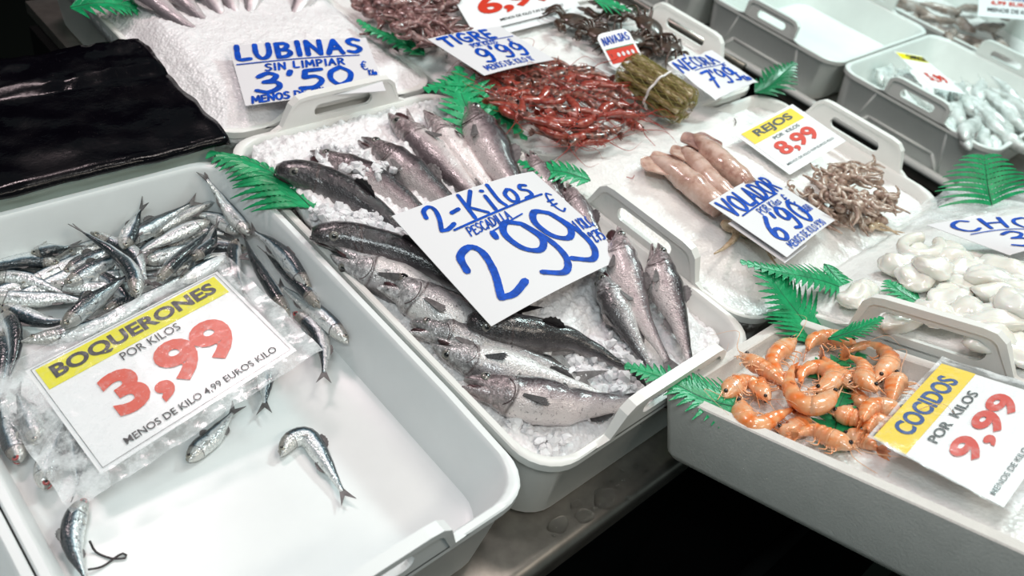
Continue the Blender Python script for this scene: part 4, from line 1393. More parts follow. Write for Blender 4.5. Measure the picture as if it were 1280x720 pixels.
# ------------------------------------------------------------------ hand lettering
GL_ = {
 'A': (.72, [(0, [(0, 1), (.33, 0), (.64, 1)]), (0, [(.12, .66), (.54, .62)])]),
 'B': (.66, [(0, [(.06, 1), (.06, .02)]), (1, [(.04, .03), (.40, .05), (.50, .24), (.36, .44), (.10, .48)]), (1, [(.10, .48), (.46, .54), (.58, .76), (.40, .96), (.05, 1)])]),
 'C': (.66, [(1, [(.56, .14), (.36, 0), (.10, .22), (.03, .55), (.16, .90), (.40, 1), (.60, .86)])]),
 'D': (.72, [(0, [(.06, 1), (.06, 0)]), (1, [(.02, .02), (.38, .06), (.62, .38), (.58, .74), (.34, .97), (.04, 1)])]),
 'E': (.60, [(0, [(.52, .02), (.06, .02), (.06, 1), (.54, .98)]), (0, [(.06, .5), (.44, .48)])]),
 'G': (.72, [(1, [(.56, .12), (.34, 0), (.08, .25), (.04, .62), (.22, .95), (.46, .97), (.60, .80), (.60, .58)]), (0, [(.36, .56), (.64, .56)])]),
 'H': (.72, [(0, [(.06, 0), (.06, 1)]), (0, [(.60, 0), (.60, 1)]), (0, [(.06, .5), (.60, .48)])]),
 'I': (.26, [(0, [(.12, 0), (.12, 1)])]),
 'J': (.52, [(1, [(.42, 0), (.43, .70), (.30, .97), (.08, .92), (.02, .76)]), (0, [(.16, .02), (.56, 0)])]),
 'K': (.66, [(0, [(.06, 0), (.06, 1)]), (0, [(.56, 0), (.10, .55), (.60, 1)])]),
 'L': (.60, [(1, [(.08, 0), (.06, .55), (.10, .95), (.54, .97)])]),
 'M': (.86, [(0, [(.03, 1), (.08, 0), (.40, .72), (.70, 0), (.78, 1)])]),
 'N': (.76, [(0, [(.05, 1), (.07, 0), (.60, 1), (.64, 0)])]),
 'O': (.74, [(1, [(.34, 0), (.08, .22), (.04, .62), (.26, .98), (.54, .88), (.66, .48), (.56, .12), (.34, 0)])]),
 'P': (.62, [(0, [(.06, 1), (.06, 0)]), (1, [(.03, .02), (.40, .04), (.54, .26), (.38, .50), (.08, .53)])]),
 'R': (.68, [(0, [(.06, 1), (.06, 0)]), (1, [(.03, .02), (.40, .04), (.52, .25), (.36, .48), (.08, .52)]), (0, [(.24, .50), (.60, 1)])]),
 'S': (.62, [(1, [(.56, .10), (.30, 0), (.08, .18), (.20, .42), (.44, .56), (.54, .80), (.30, 1), (.02, .92)])]),
 'T': (.66, [(0, [(.0, .04), (.64, 0)]), (0, [(.32, .02), (.30, 1)])]),
 'U': (.72, [(1, [(.05, 0), (.05, .62), (.22, .97), (.46, .92), (.60, .60), (.61, 0)])]),
 'V': (.68, [(0, [(0, 0), (.30, 1), (.64, 0)])]),
 'Y': (.64, [(0, [(0, 0), (.30, .48)]), (0, [(.62, 0), (.22, 1)])]),
 'i': (.24, [(0, [(.12, .38), (.12, 1)]), (0, [(.10, .14), (.16, .16)])]),
 'l': (.26, [(1, [(.10, 0), (.09, .70), (.20, 1)])]),
 'o': (.52, [(1, [(.26, .42), (.06, .58), (.10, .90), (.30, 1), (.44, .78), (.40, .50), (.26, .42)])]),
 's': (.46, [(1, [(.42, .46), (.20, .40), (.10, .56), (.34, .70), (.36, .92), (.04, .98)])]),
 'e': (.50, [(1, [(.08, .70), (.40, .66), (.36, .44), (.14, .46), (.06, .76), (.20, 1), (.44, .92)])]),
 'd': (.54, [(1, [(.40, .50), (.16, .44), (.05, .74), (.20, 1), (.40, .84)]), (0, [(.42, 0), (.42, 1)])]),
 'p': (.54, [(0, [(.08, .42), (.08, 1.35)]), (1, [(.08, .50), (.34, .42), (.46, .68), (.30, .98), (.08, .90)])]),
 'r': (.40, [(0, [(.08, .44), (.08, 1)]), (1, [(.08, .62), (.22, .44), (.38, .48)])]),
 '0': (.70, [(1, [(.34, 0), (.08, .25), (.06, .68), (.28, 1), (.54, .80), (.60, .34), (.34, 0)])]),
 '1': (.36, [(0, [(.02, .22), (.20, 0), (.19, 1)])]),
 '2': (.70, [(1, [(.04, .34), (.10, .08), (.34, .0), (.46, .18), (.40, .55), (.22, .96)]), (1, [(.22, .96), (.44, 1.0), (.74, .90)])]),
 '3': (.66, [(1, [(.06, .14), (.30, 0), (.52, .16), (.42, .40), (.20, .46)]), (1, [(.20, .46), (.52, .54), (.58, .82), (.30, 1.02), (.0, .86)])]),
 '4': (.68, [(0, [(.40, 0), (.04, .64), (.62, .62)]), (0, [(.44, .36), (.42, 1)])]),
 '5': (.68, [(0, [(.60, .02), (.18, .04), (.14, .42)]), (1, [(.14, .42), (.44, .40), (.60, .66), (.40, .98), (.02, .98)])]),
 '6': (.66, [(1, [(.50, .0), (.18, .34), (.06, .74), (.28, 1), (.52, .84), (.48, .58), (.24, .54), (.08, .74)])]),
 '7': (.60, [(0, [(.02, .04), (.56, .02), (.20, 1)]), (0, [(.14, .52), (.50, .48)])]),
 '9': (.68, [(1, [(.52, .18), (.30, 0), (.06, .22), (.14, .52), (.40, .48), (.54, .14), (.54, .60), (.38, .98), (.08, .94)])]),
 "'": (.22, [(0, [(.12, -.02), (.08, .16)])]),
 ',': (.22, [(0, [(.12, .90), (.04, 1.14)])]),
 '-': (.46, [(0, [(.06, .56), (.36, .52)])]),
 '€': (.66, [(1, [(.60, .12), (.36, .0), (.16, .26), (.14, .70), (.34, 1), (.62, .90)]), (0, [(.0, .38), (.44, .36)]), (0, [(.0, .60), (.42, .58)])]),
 '/': (.50, [(0, [(.40, 0), (.05, 1)])]),
 ' ': (.34, []),
}


def ribbon(q, pts, w, S):
    """a marker stroke on the surface S(x, y) -> (point, normal); pts and w in card metres"""
    P = [V((p[0], p[1], 0)) for p in pts]
    L, Rr = [], []
    n = len(P)
    cap = w * .45
    t0, t1 = (P[1] - P[0]).normalized(), (P[-1] - P[-2]).normalized()
    P = [P[0] - t0 * cap] + P + [P[-1] + t1 * cap]
    n = len(P)
    vs, fs = [], []
    for i, p in enumerate(P):
        t = (P[min(i + 1, n - 1)] - P[max(i - 1, 0)]).normalized()
        nn = V((-t.y, t.x, 0))
        k = w * .5 * (.55 if i in (0, n - 1) else 1.0) * (1 + .12 * noise.noise(V((p.x * 160, p.y * 160, 1))))
        # a chisel tip is broader across
        k *= .82 + .30 * abs(nn.dot(V((.80, .60, 0))))
        for s in (1, -1):
            pt, nr = S(p.x + nn.x * k * s, p.y + nn.y * k * s)
            vs.append(pt + nr * .0011)
    for i in range(n - 1):
        fs.append((2 * i, 2 * i + 1, 2 * i + 3, 2 * i + 2))
    q.add(vs, fs)


def hand(q, text, x, y, h, ws, w, S, slant=0.0, rise=0.0, gap=.10, seed=0):
    """hand-lettered text; x, y: upper left in card metres (y down), h: height, ws: width scale"""
    rnd = random.Random(text + str(seed))
    cx = x
    for ch in text:
        wd, strokes = GL_[ch]
        jy = rnd.uniform(-.04, .04) * h
        for sm, pts in strokes:
            pp = [(cx + (px + slant * (1 - py)) * h * ws, y + jy + py * h + rise * (cx - x + px * h * ws)) for px, py in pts]
            if sm:
                R3 = smooth_path([(a, b, 0) for a, b in pp], max(8, len(pp) * 5))
                pp = [(v.x, v.y) for v in R3]
            else:
                out = []
                for a, b in zip(pp, pp[1:]):
                    k = max(1, int(math.dist(a, b) / .006))
                    out += [(lerp(a[0], b[0], i / k), lerp(a[1], b[1], i / k)) for i in range(k)]
                    out.append(b)
                # each straight stroke is drawn on its own so that corners stay square
                i = 0
                for a, b in zip(pp, pp[1:]):
                    k = max(2, int(math.dist(a, b) / .006))
                    ribbon(q, [(lerp(a[0], b[0], j / k), lerp(a[1], b[1], j / k)) for j in range(k + 1)], w, S)
                continue
            ribbon(q, pp, w, S)
        cx += (wd + gap) * h * ws
    return cx


class Card:
    """a card with corners TL, TR, BR, BL in the place, and a bend"""
    def __init__(s, corners, bend=None):
        s.c = [V(p) for p in corners]
        s.w = ((s.c[1] - s.c[0]).length + (s.c[2] - s.c[3]).length) / 2
        s.h = ((s.c[3] - s.c[0]).length + (s.c[2] - s.c[1]).length) / 2
        s.n = (s.c[1] - s.c[0]).cross(s.c[0] - s.c[3]).normalized()
        if s.n.dot(V((0, 0, CAM_Z)) - s.c[0]) < 0: s.n = -s.n
        s.bend = bend

    def raw(s, u, v):
        a, b, c, d = s.c
        p = a.lerp(b, u).lerp(d.lerp(c, u), v)
        return p + s.n * s.bend(u, v) if s.bend else p

    def S(s, x, y):
        """card metres -> point and normal"""
        u, v = x / s.w, y / s.h
        p = s.raw(u, v)
        e = .01
        n = (s.raw(u + e, v) - s.raw(u - e, v)).cross(s.raw(u, v - e) - s.raw(u, v + e)).normalized()
        return p, n

    def sheet(s, m, root, name='card', nx=24, ny=18, thick=.0008, u0=0, u1=1, v0=0, v1=1, lift=0.0, round_=0.0, edge=None, mesh_uv=False):
        top, bot, fs, uvs = [], [], [], []
        W = nx + 1
        for j in range(ny + 1):
            for i in range(nx + 1):
                a, b = i / nx, j / ny
                u, v = lerp(u0, u1, a), lerp(v0, v1, b)
                x, y = u * s.w, v * s.h
                if round_:
                    w2, h2 = (u1 - u0) * s.w / 2, (v1 - v0) * s.h / 2
                    cx, cy = (u0 + u1) / 2 * s.w, (v0 + v1) / 2 * s.h
                    ux, uy = abs(x - cx) - (w2 - round_), abs(y - cy) - (h2 - round_)
                    if ux > 0 and uy > 0 and math.hypot(ux, uy) > 0:
                        mx = max(ux, uy); d = math.hypot(ux, uy); k = mx / d
                        x = cx + math.copysign(w2 - round_ + ux * k, x - cx); y = cy + math.copysign(h2 - round_ + uy * k, y - cy)
                if edge: x, y = edge(x, y, a, b)
                p, n = s.S(x, y)
                uvs.append((u, v))
                top.append(p + n * lift); bot.append(p + n * (lift - thick))
        n = len(top)
        for j in range(ny):
            for i in range(nx):
                a = j * W + i
                fs.append((a, a + W, a + W + 1, a + 1)); fs.append((n + a, n + a + 1, n + a + W + 1, n + a + W))
        for i in range(nx):
            fs.append((i, i + 1, n + i + 1, n + i)); k = ny * W + i; fs.append((k, n + k, n + k + 1, k + 1))
        for j in range(ny):
            k = j * W; fs.append((k, n + k, n + k + W, k + W)); k = j * W + nx; fs.append((k, k + W, n + k + W, n + k))
        return weighted(mesh(name, top + bot, fs, m, root, uv=uvs + uvs), 50)

    def printed(s, text, u0, v0, u1, v1, m, root, name, bold=.02, turn=0, lift=.0012, tilt=0.0):
        """set type fitted to the rectangle (fractions of the card)"""
        cu = bpy.data.curves.new('type', 'FONT')
        cu.body = text; cu.size = 1; cu.offset = bold; cu.resolution_u = 4
        o = bpy.data.objects.new('type', cu); COL.objects.link(o)
        dg = bpy.context.evaluated_depsgraph_get()
        me = bpy.data.meshes.new_from_object(o.evaluated_get(dg))
        bpy.data.objects.remove(o); bpy.data.curves.remove(cu)
        xs = [v.co.x for v in me.vertices]; ys = [v.co.y for v in me.vertices]
        ax, bx, ay, by = min(xs), max(xs), min(ys), max(ys)
        vs = []
        for v in me.vertices:
            a, b = (v.co.x - ax) / (bx - ax), 1 - (v.co.y - ay) / (by - ay)
            p, n = s.S(lerp(u0, u1, a) * s.w, lerp(v0, v1, b) * s.h)
            vs.append(p + n * lift)
        fs = [tuple(p.vertices) for p in me.polygons]
        bpy.data.meshes.remove(me)
        return mesh(name, vs, fs, m, root, False)

    def block(s, u0, v0, u1, v1, m, root, name, lift=.0006):
        return s.sheet(m, root, name, 8, 4, .0003, u0, u1, v0, v1, lift)

    def line(s, q, u0, v0, u1, v1, w):
        k = 12
        ribbon(q, [(lerp(u0, u1, i / k) * s.w, lerp(v0, v1, i / k) * s.h) for i in range(k + 1)], w, s.S)


def sign_root(name, label, card): return thing(name, label, 'sign', card.raw(.5, .5) - UP * .002)


# ---- BOQUERONES
c = Card([[0.1278, 0.6866, 0.0715 + .012], [0.3481, 0.7039, 0.1042 + .008], [0.3583, 0.5475, 0.1185 - .004], [0.138, 0.5301, 0.0858 - .006]])
t = sign_root('price_card', 'large printed anchovy price card in a clear wet sleeve, yellow heading and orange figures', c)
c.sheet(M['paper_gloss'], t)
c.block(.035, .035, .965, .235, M['yellow'], t, 'yellow_band')
c.printed('BOQUERONES', .085, .065, .925, .205, M['black_ink'], t, 'heading_lettering', .035)
c.printed('POR KILOS', .36, .255, .66, .325, M['navy_ink'] if False else M['black_ink'], t, 'small_lettering', .0)
c.printed('3,99', .20, .36, .84, .80, M['red'], t, 'price_figures', .045)
c.printed('MENOS DE KILO 4,99 EUROS KILO', .15, .865, .93, .93, M['black_ink'], t, 'small_lettering', .012)
q = MB()
for a in ((.02, .02, .98, .02), (.02, .02, .02, .97), (.98, .02, .98, .97), (.02, .97, .98, .97)): c.line(q, *a, .0005)
q.build('frame_line', M['black_ink'], t, False)
sl = Card(c.c, lambda u, v: .003 + .004 * noise.noise(V((u * 5, v * 5, 3))) + .0018 * noise.noise(V((u * 17, v * 17, 7))))
sl.sheet(M['sleeve'], t, 'clear_sleeve', 60, 44, .0006, -.17, 1.09, -.10, 1.13, .0010, edge=lambda x, y, a, b: (x + .004 * noise.noise(V((a * 6, b * 6, 1))), y + .004 * noise.noise(V((a * 6, b * 6, 4)))))

# ---- 2 kilos 2'99
c = Card([[0.5225, 0.6135, 0.1948], [0.7779, 0.6284, 0.1758], [0.7862, 0.4466, 0.1500], [0.5308, 0.4318, 0.1642]],
         lambda u, v: .007 * 4 * u * (1 - u) * (.5 + .5 * v) - .005 * (max(0, u - .7) / .3) ** 2 * (1 - v))
t = sign_root('price_card', "white hand-lettered card on the hake with a huge blue 2'99", c)
c.sheet(M['paper'], t)
W, H_ = c.w, c.h
q = MB(); hand(q, '2-Kilos', .12 * W, .035 * H_, .22 * H_, 1.08, .0056, c.S, .15, -.02, .14)
c.line(q, .22, .28, .88, .245, .0032); q.build('heading_lettering', M['ink'], t, False)
q = MB(); hand(q, 'PESCADILLA', .27 * W, .30 * H_, .075 * H_, .80, .0020, c.S, .25, -.04, .08)
c.line(q, .40, .40, .64, .355, .0022); q.build('small_lettering', M['ink'], t, False)
q = MB(); hand(q, '2', .07 * W, .44 * H_, .44 * H_, 1.05, .0092, c.S, .1)
hand(q, "'", .37 * W, .42 * H_, .22 * H_, 1, .0085, c.S)
for ox in (.45, .67):
    pts = [(ox + .13, .43), (ox + .05, .375), (ox - .01, .46), (ox + .01, .61), (ox + .09, .68), (ox + .16, .60), (ox + .13, .43), (ox + .19, .65), (ox + .18, .82), (ox + .10, .91), (ox - .01, .84)]
    R3 = smooth_path([(a * W, b * H_, 0) for a, b in pts], 60)
    ribbon(q, [(v.x, v.y) for v in R3], .0090, c.S)
q.build('price_figures', M['ink'], t, False)
q = MB(); hand(q, '€', .86 * W, .25 * H_, .20 * H_, .80, .0030, c.S, .1); q.build('euro_sign', M['ink'], t, False)
q = MB(); hand(q, '1 KILO', .87 * W, .56 * H_, .10 * H_, .62, .0024, c.S, .2, -.05, .06); hand(q, "2'75", .89 * W, .70 * H_, .10 * H_, .60, .0026, c.S, .2, -.05, .05); q.build('small_lettering', M['ink'], t, False)

# ---- LUBINAS
c = Card([[0.5664, 1.0817, 0.172], [0.7594, 1.0089, 0.188], [0.7112, 0.885, 0.172], [0.5183, 0.9458, 0.158]], lambda u, v: .003 * math.sin(u * 3))
t = sign_root('price_card', 'white hand-lettered sea bass card behind the hake crate handle', c)
c.sheet(M['paper'], t)
W, H_ = c.w, c.h
q = MB(); hand(q, 'LUBINAS', .03 * W, .03 * H_, .25 * H_, .98, .0078, c.S, .05, 0, .18)
c.line(q, .02, .34, .90, .34, .0022); q.build('heading_lettering', M['ink'], t, False)
q = MB(); hand(q, 'SIN LIMPIAR', .20 * W, .385 * H_, .11 * H_, .98, .0034, c.S, .1, 0, .18); q.build('small_lettering', M['ink'], t, False)
q = MB(); hand(q, "3'50", .10 * W, .54 * H_, .30 * H_, 1.3, .0082, c.S, .1, 0, .12); q.build('price_figures', M['ink'], t, False)
q = MB(); hand(q, '€', .88 * W, .46 * H_, .15 * H_, .7, .0022, c.S, .1); hand(q, 'Kilo', .92 * W, .62 * H_, .09 * H_, .5, .0020, c.S, .1); q.build('euro_sign', M['ink'], t, False)
q = MB(); hand(q, 'MENOS DE KILO', .05 * W, .885 * H_, .10 * H_, .95, .0034, c.S, .1, -.02, .10); q.build('small_lettering', M['ink'], t, False)

# ---- TIGRE
c = Card([[0.8468, 0.9645, 0.1898], [1.0269, 0.9847, 0.178], [1.0393, 0.8569, 0.1740], [0.8591, 0.8367, 0.1865]], lambda u, v: .004 * math.sin(u * 2.5 + 1) + .003 * v)
t = sign_root('price_card', 'white hand-lettered tiger prawn card lying on the red prawns', c)
c.sheet(M['paper'], t)
W, H_ = c.w, c.h
q = MB(); hand(q, 'TIGRE', .06 * W, .05 * H_, .22 * H_, 1.25, .0066, c.S, .1, 0, .14); c.line(q, .30, .33, .95, .30, .0018); q.build('heading_lettering', M['ink'], t, False)
q = MB(); hand(q, 'POR KILOS', .30 * W, .32 * H_, .09 * H_, .9, .0020, c.S, .2); q.build('small_lettering', M['ink'], t, False)
q = MB(); hand(q, "9'99", .20 * W, .45 * H_, .32 * H_, 1.12, .0062, c.S, .2, 0, .10); hand(q, '€', .80 * W, .35 * H_, .2 * H_, .7, .0026, c.S); q.build('price_figures', M['ink'], t, False)
q = MB(); hand(q, "MENOS DE KILO 11'", .10 * W, .83 * H_, .11 * H_, .82, .0019, c.S, .1, 0, .08); q.build('small_lettering', M['ink'], t, False)

# ---- REJOS
c = Card([[1.1778, 0.5537, 0.1608 + .01], [1.3222, 0.5547, 0.1757 + .01], [1.3235, 0.4526, 0.1692 + .01], [1.1792, 0.4516, 0.1543 + .01]])
t = sign_root('price_card', 'printed squid tentacle card with yellow heading and red figures, by the crate handle', c)
c.sheet(M['paper_gloss'], t)
c.sheet(M['paper_gloss'], t, 'white_margin', 10, 8, .0006, -.05, 1.09, -.05, 1.06, -.0008)
c.block(.01, .01, .99, .30, M['yellow_warm'], t, 'yellow_band')
c.printed('REJOS', .16, .055, .86, .255, M['black_ink'], t, 'heading_lettering', .03)
c.printed('POR  KILOS', .30, .335, .80, .405, M['black_ink'], t, 'small_lettering', .01)
c.printed('8,99', .16, .45, .90, .80, M['red_plain'], t, 'price_figures', .035)
c.printed('MENOS DE KILO 9,99 EUROS KILO', .05, .875, .98, .93, M['black_ink'], t, 'small_lettering', .01)

# ---- VOLADOR
c = Card([[0.9274, 0.4376, 0.1955], [1.105, 0.4593, 0.1681 + .008], [1.1193, 0.3327, 0.1605 + .010], [0.9416, 0.311, 0.1879]], lambda u, v: .004 * math.sin(u * PI))
t = sign_root('price_card', 'white hand-lettered flying squid card across the squid tubes', c)
c.sheet(M['paper'], t)
W, H_ = c.w, c.h
q = MB(); hand(q, 'VOLADOR', .04 * W, .06 * H_, .25 * H_, .92, .0056, c.S, .05, 0, .10); c.line(q, .12, .345, .78, .335, .0026); q.build('heading_lettering', M['ink'], t, False)
q = MB(); hand(q, 'POR Kilos', .30 * W, .37 * H_, .10 * H_, 1.0, .0018, c.S, .1); q.build('small_lettering', M['ink'], t, False)
q = MB(); hand(q, "6'90", .12 * W, .50 * H_, .34 * H_, 1.1, .0066, c.S, .15, 0, .10); hand(q, '€', .76 * W, .38 * H_, .18 * H_, .9, .0026, c.S); q.build('price_figures', M['ink'], t, False)
q = MB(); hand(q, 'PESADO', .74 * W, .64 * H_, .10 * H_, .6, .0017, c.S, .1); hand(q, "MENOS DE KILO 9'90", .14 * W, .88 * H_, .09 * H_, .88, .0016, c.S, .1); q.build('small_lettering', M['ink'], t, False)
b2 = Card([p - UP * .004 for p in c.c])
b2.sheet(M['paper'], t, 'backing_sheet', 10, 8, .0006, -.03, .40, .30, 1.02, -.002)

# ---- NECORA
c = Card([[1.1998, 0.7421, 0.1972], [1.3539, 0.7566, 0.1882], [1.3631, 0.6488, 0.1750], [1.209, 0.6343, 0.1818]], lambda u, v: .006 * math.sin(u * 6) * (1 - v) + .005 * v * math.sin(u * 3))
t = sign_root('price_card', 'rumpled white hand-lettered crab card behind the razor clams', c)
c.sheet(M['paper'], t, edge=lambda x, y, a, b: (x + .004 * noise.noise(V((a * 4, b * 4, 2))), y + .005 * noise.noise(V((a * 4, b * 4, 6)))))
W, H_ = c.w, c.h
q = MB(); hand(q, 'NECORA', .02 * W, .06 * H_, .25 * H_, 1.0, .0042, c.S, .1, 0, .14); c.line(q, .20, .36, .92, .36, .0016); hand(q, "'", .20 * W, -.01 * H_, .2 * H_, 1, .003, c.S, .8); q.build('heading_lettering', M['ink'], t, False)
q = MB(); hand(q, "7'99", .18 * W, .44 * H_, .38 * H_, 1.05, .0054, c.S, .15, 0, .06); hand(q, '€', .78 * W, .38 * H_, .30 * H_, .6, .0034, c.S, .2); q.build('price_figures', M['ink'], t, False)
q = MB(); hand(q, 'Kilo', .82 * W, .76 * H_, .14 * H_, .7, .0030, c.S, .1); q.build('small_lettering', M['ink'], t, False)

# ---- NAVAJAS
c = Card([[1.1255, 0.8534, 0.2077], [1.1848, 0.8353, 0.2204], [1.1698, 0.7663, 0.1923], [1.1105, 0.7844, 0.1796]])
t = sign_root('clip_card', 'small rounded razor clam tag with a red block, standing on the clam bundle', c)
c.sheet(M['paper_gloss'], t, round_=.014, nx=28, ny=28)
W, H_ = c.w, c.h
q = MB(); hand(q, 'NAVAJAS', .10 * W, .14 * H_, .20 * H_, .62, .0021, c.S, 0, -.04, .12); q.build('heading_lettering', M['ink'], t, False)
c.block(.07, .45, .93, .48, M['green_dark'], t, 'green_stripe')
c.block(.07, .48, .93, .86, M['red_plain'], t, 'red_block')
for k in range(4):
    u = .36 + k * .145
    p, n = c.S(u * W, .66 * H_)
    ax = (c.c[1] - c.c[0]).normalized(); ay = n.cross(ax)
    mesh('shell_picture', *ball(p + n * .0011, .0048, (ax, ay, n), (.62, 1, .06), 14, 6), M['paper'], t)
q = MB(); hand(q, '1', .14 * W, .6 * H_, .08 * H_, 1, .0008, c.S); q.build('small_lettering', M['black_ink'], t, False)
q = MB(); p0 = c.raw(.5, 1); q.add(*tube([c.raw(.85, .96) , at(820, 110, .16)], .0022, 8, 3)); q.build('pin', M['white_band'], t)

# ---- COCIDOS (on the polystyrene box)
cs = [shelf(.050, -.213, .014), shelf(.226, -.203, .018), shelf(.238, -.330, .014), shelf(.040, -.335, .006)]
c = Card([cs[0], cs[1], cs[2], cs[3]])
t = sign_root('price_card', 'printed cooked prawn card with a yellow band and blue heading, in a clear sleeve', c)
c.sheet(M['paper_gloss'], t)
c.block(.0, .0, 1.0, .27, M['yellow_warm'], t, 'yellow_band')
c.printed('COCIDOS', .15, .055, .86, .215, M['navy_ink'], t, 'heading_lettering', .03)
c.printed('POR  KILOS', .20, .315, .80, .395, M['black_ink'], t, 'small_lettering', .012)
c.printed('9,99', .17, .47, .88, .72, M['red_plain'], t, 'price_figures', .04)
c.printed('MENOS DE KILO 11,99 EUROS KILO', .04, .875, .98, .925, M['black_ink'], t, 'small_lettering', .012)
sl = Card(c.c, lambda u, v: .002 + .0025 * noise.noise(V((u * 6, v * 6, 13))))
sl.sheet(M['sleeve'], t, 'clear_sleeve', 40, 30, .0005, -.03, 1.06, -.03, 1.09, .0010)

# ---- 6,99 at the top
c = Card([at(556, -20, .185), at(672, -44, .185), at(716, 10, .170), at(592, 41, .172)])
t = sign_root('price_card', 'printed card with red figures 6,99 at the top edge of the picture', c)
c.sheet(M['paper_gloss'], t, round_=.012)
c.block(.03, .10, .97, .36, M['yellow_warm'], t, 'yellow_band')
c.printed('6,99', .15, .42, .93, .80, M['red_plain'], t, 'price_figures', .04)
c.printed('MENOS DE KILO 7,99 EUROS KILO', .28, .875, .93, .93, M['black_ink'], t, 'small_lettering', .01)
sl = Card(c.c, lambda u, v: -.003)
sl.sheet(M['paper_gloss'], t, 'white_margin', 10, 8, .0006, .02, 1.12, .05, 1.10, -.003)

# ---- card on the cuttlefish
c = Card([at(1160, 283, .23), at(1330, 262, .225), at(1325, 305, .20), at(1270, 322, .19)])
c = Card([at_shelf(1158, 281, .055), at_shelf(1335, 268, .060), at_shelf(1335, 312, .050), at_shelf(1262, 319, .042)], lambda u, v: .006 * math.sin(u * 4))
t = sign_root('price_card', 'curled white hand-lettered card lying on the cuttlefish', c)
c.sheet(M['paper'], t)
W, H_ = c.w, c.h
q = MB(); hand(q, 'CHOCO', .08 * W, .06 * H_, .30 * H_, 1.0, .0042, c.S, .1, 0, .2); c.line(q, .1, .42, .7, .42, .0022); q.build('heading_lettering', M['ink'], t, False)
q = MB(); hand(q, "3'99", .22 * W, .50 * H_, .40 * H_, 1.2, .0052, c.S, .2, 0, .2); q.build('price_figures', M['ink'], t, False)

# ---- small card on the far pale fish, and one at the top right edge
c = Card([at(1117, 64, .085), at(1152, 70, .085), at(1208, 118, .06), at(1167, 110, .06)])
t = sign_root('price_card', 'small printed card with yellow and black heading on the pale fish', c)
c.sheet(M['paper_gloss'], t)
c.block(.03, .03, .97, .20, M['yellow'], t, 'yellow_band')
c.printed('CHIPIRON', .3, .05, .95, .18, M['black_ink'], t, 'heading_lettering', .05)
c.printed('5,99', .22, .55, .85, .80, M['red_plain'], t, 'price_figures', .03)
c = Card([at(1226, -30, .13), at(1300, -20, .13), at(1296, 26, .11), at(1222, 20, .11)])
t = sign_root('price_card', 'white printed card cut off at the top right corner of the picture', c)
c.sheet(M['paper_gloss'], t)
c.printed('MERLUZA', .3, .42, .9, .55, M['navy_ink'], t, 'heading_lettering', .03)
c.printed('6,99 EUROS', .2, .60, .95, .72, M['red_plain'], t, 'price_figures', .03)
c.printed('MENOS DE KILO', .15, .78, .95, .88, M['black_ink'], t, 'small_lettering', .02)

# ------------------------------------------------------------------ plastic ferns
def fern(label, pts, width, side_l=1.0, side_r=1.0, up=UP, n=16, mat_='green', droop=.0, fill=.72, taper=1.0, tip_w=.18, base_w=.75, tilt=.25, seed=0, lean=.35):
    """a plastic fern leaf: pts run from the base to the tip of the midrib"""
    rnd = random.Random(seed)
    sp = Spine(pts, 30, 1, 0, up)
    root = thing('fern_leaf', label, 'leaf', sp.at(0)[0], 'green plastic fern leaves')
    q = MB(); q.add(*tube(sp.P, .0012, 6, 30, lambda t: 1.1 - .8 * t, up)); q.build('midrib', M['green_stem'], root)
    for sgn, k in ((1, side_l), (-1, side_r)):
        if k <= 0: continue
        q = MB()
        for i in range(n):
            t = .05 + .93 * i / (n - 1)
            p, T, D, L = sp.at(t)
            prof = math.sin(PI * min(1, .5 * (t / .3))) if t < .3 else 1 - (t - .3) / .7 * (1 - tip_w)
            prof = lerp(base_w, 1, min(1, t / .3)) * (1 if t < .3 else prof)
            ln = width * k * prof * rnd.uniform(.93, 1.05)
            d = (D * sgn + T * lean).normalized()
            nm = (up + D * sgn * rnd.uniform(-.1, .1) + T * rnd.uniform(-.1, .1)).normalized()
            wd = sp.len / n * fill
            # a serrated pinna that bends down toward its end
            m = max(8, int(ln / .0030))
            a, b = [], []
            bendk = rnd.uniform(.15, .4)
            for j in range(m + 1):
                u = j / m
                c = p + d * ln * u + T * ln * .16 * u * u + up * (ln * (tilt * u - (tilt + droop) * 1.2 * u * u * (.6 + bendk)))
                w = wd * (1 - u ** 1.6) * (1.0 if j % 2 else .72) + .0004
                a.append(c + T * w); b.append(c - T * w * .85)
            q.add(*slab(a + b[::-1], .0006, nm))
        q.build('leaf_blades', M[mat_], root, False)
    return root


def A(*l): return [at(x, y, z) for x, y, z in l]


def B(*l): return [at_shelf(x, y, z) for x, y, z in l]


fern('green fern leaf draped over the corner between the anchovy and hake crates', A((392, 262, .142), (345, 219, .140), (305, 199, .142), (268, 190, .140)), .060, 1.15, .45, n=13, seed=1, droop=.3, lean=.6, base_w=1)
fern('narrow green fern leaf on the ice beside the sea bass card', A((531, 70, .152), (500, 52, .160), (470, 41, .166), (449, 26, .170)), .028, n=13, seed=2, tilt=.6)
fern('green fern leaf standing behind the purple hake', A((606, 150, .160), (596, 122, .170), (580, 104, .176), (534, 112, .170)), .050, n=13, seed=3, base_w=1)
fern('green fern leaf pointing at the red prawns behind the hake', A((588, 150, .155), (592, 122, .162), (620, 138, .160), (655, 172, .152)), .036, n=12, seed=4, base_w=1)
fern('green fern leaf spread between the hake and the red prawn card', A((598, 178, .150), (585, 140, .168), (574, 108, .176), (575, 86, .180)), .046, n=11, seed=5, base_w=1)
fern('green fern leaf peeping out right of the blue price card', A((738, 226, .160), (708, 216, .163), (680, 212, .158), (648, 202, .150)), .034, n=11, seed=6)
fern('broad green fern leaf standing at the polystyrene box, spread fan-like', A((1026, 432, .142), (1000, 396, .158), (974, 362, .176), (962, 340, .182)), .066, .95, .95, n=15, seed=7, base_w=.9, tip_w=.3)
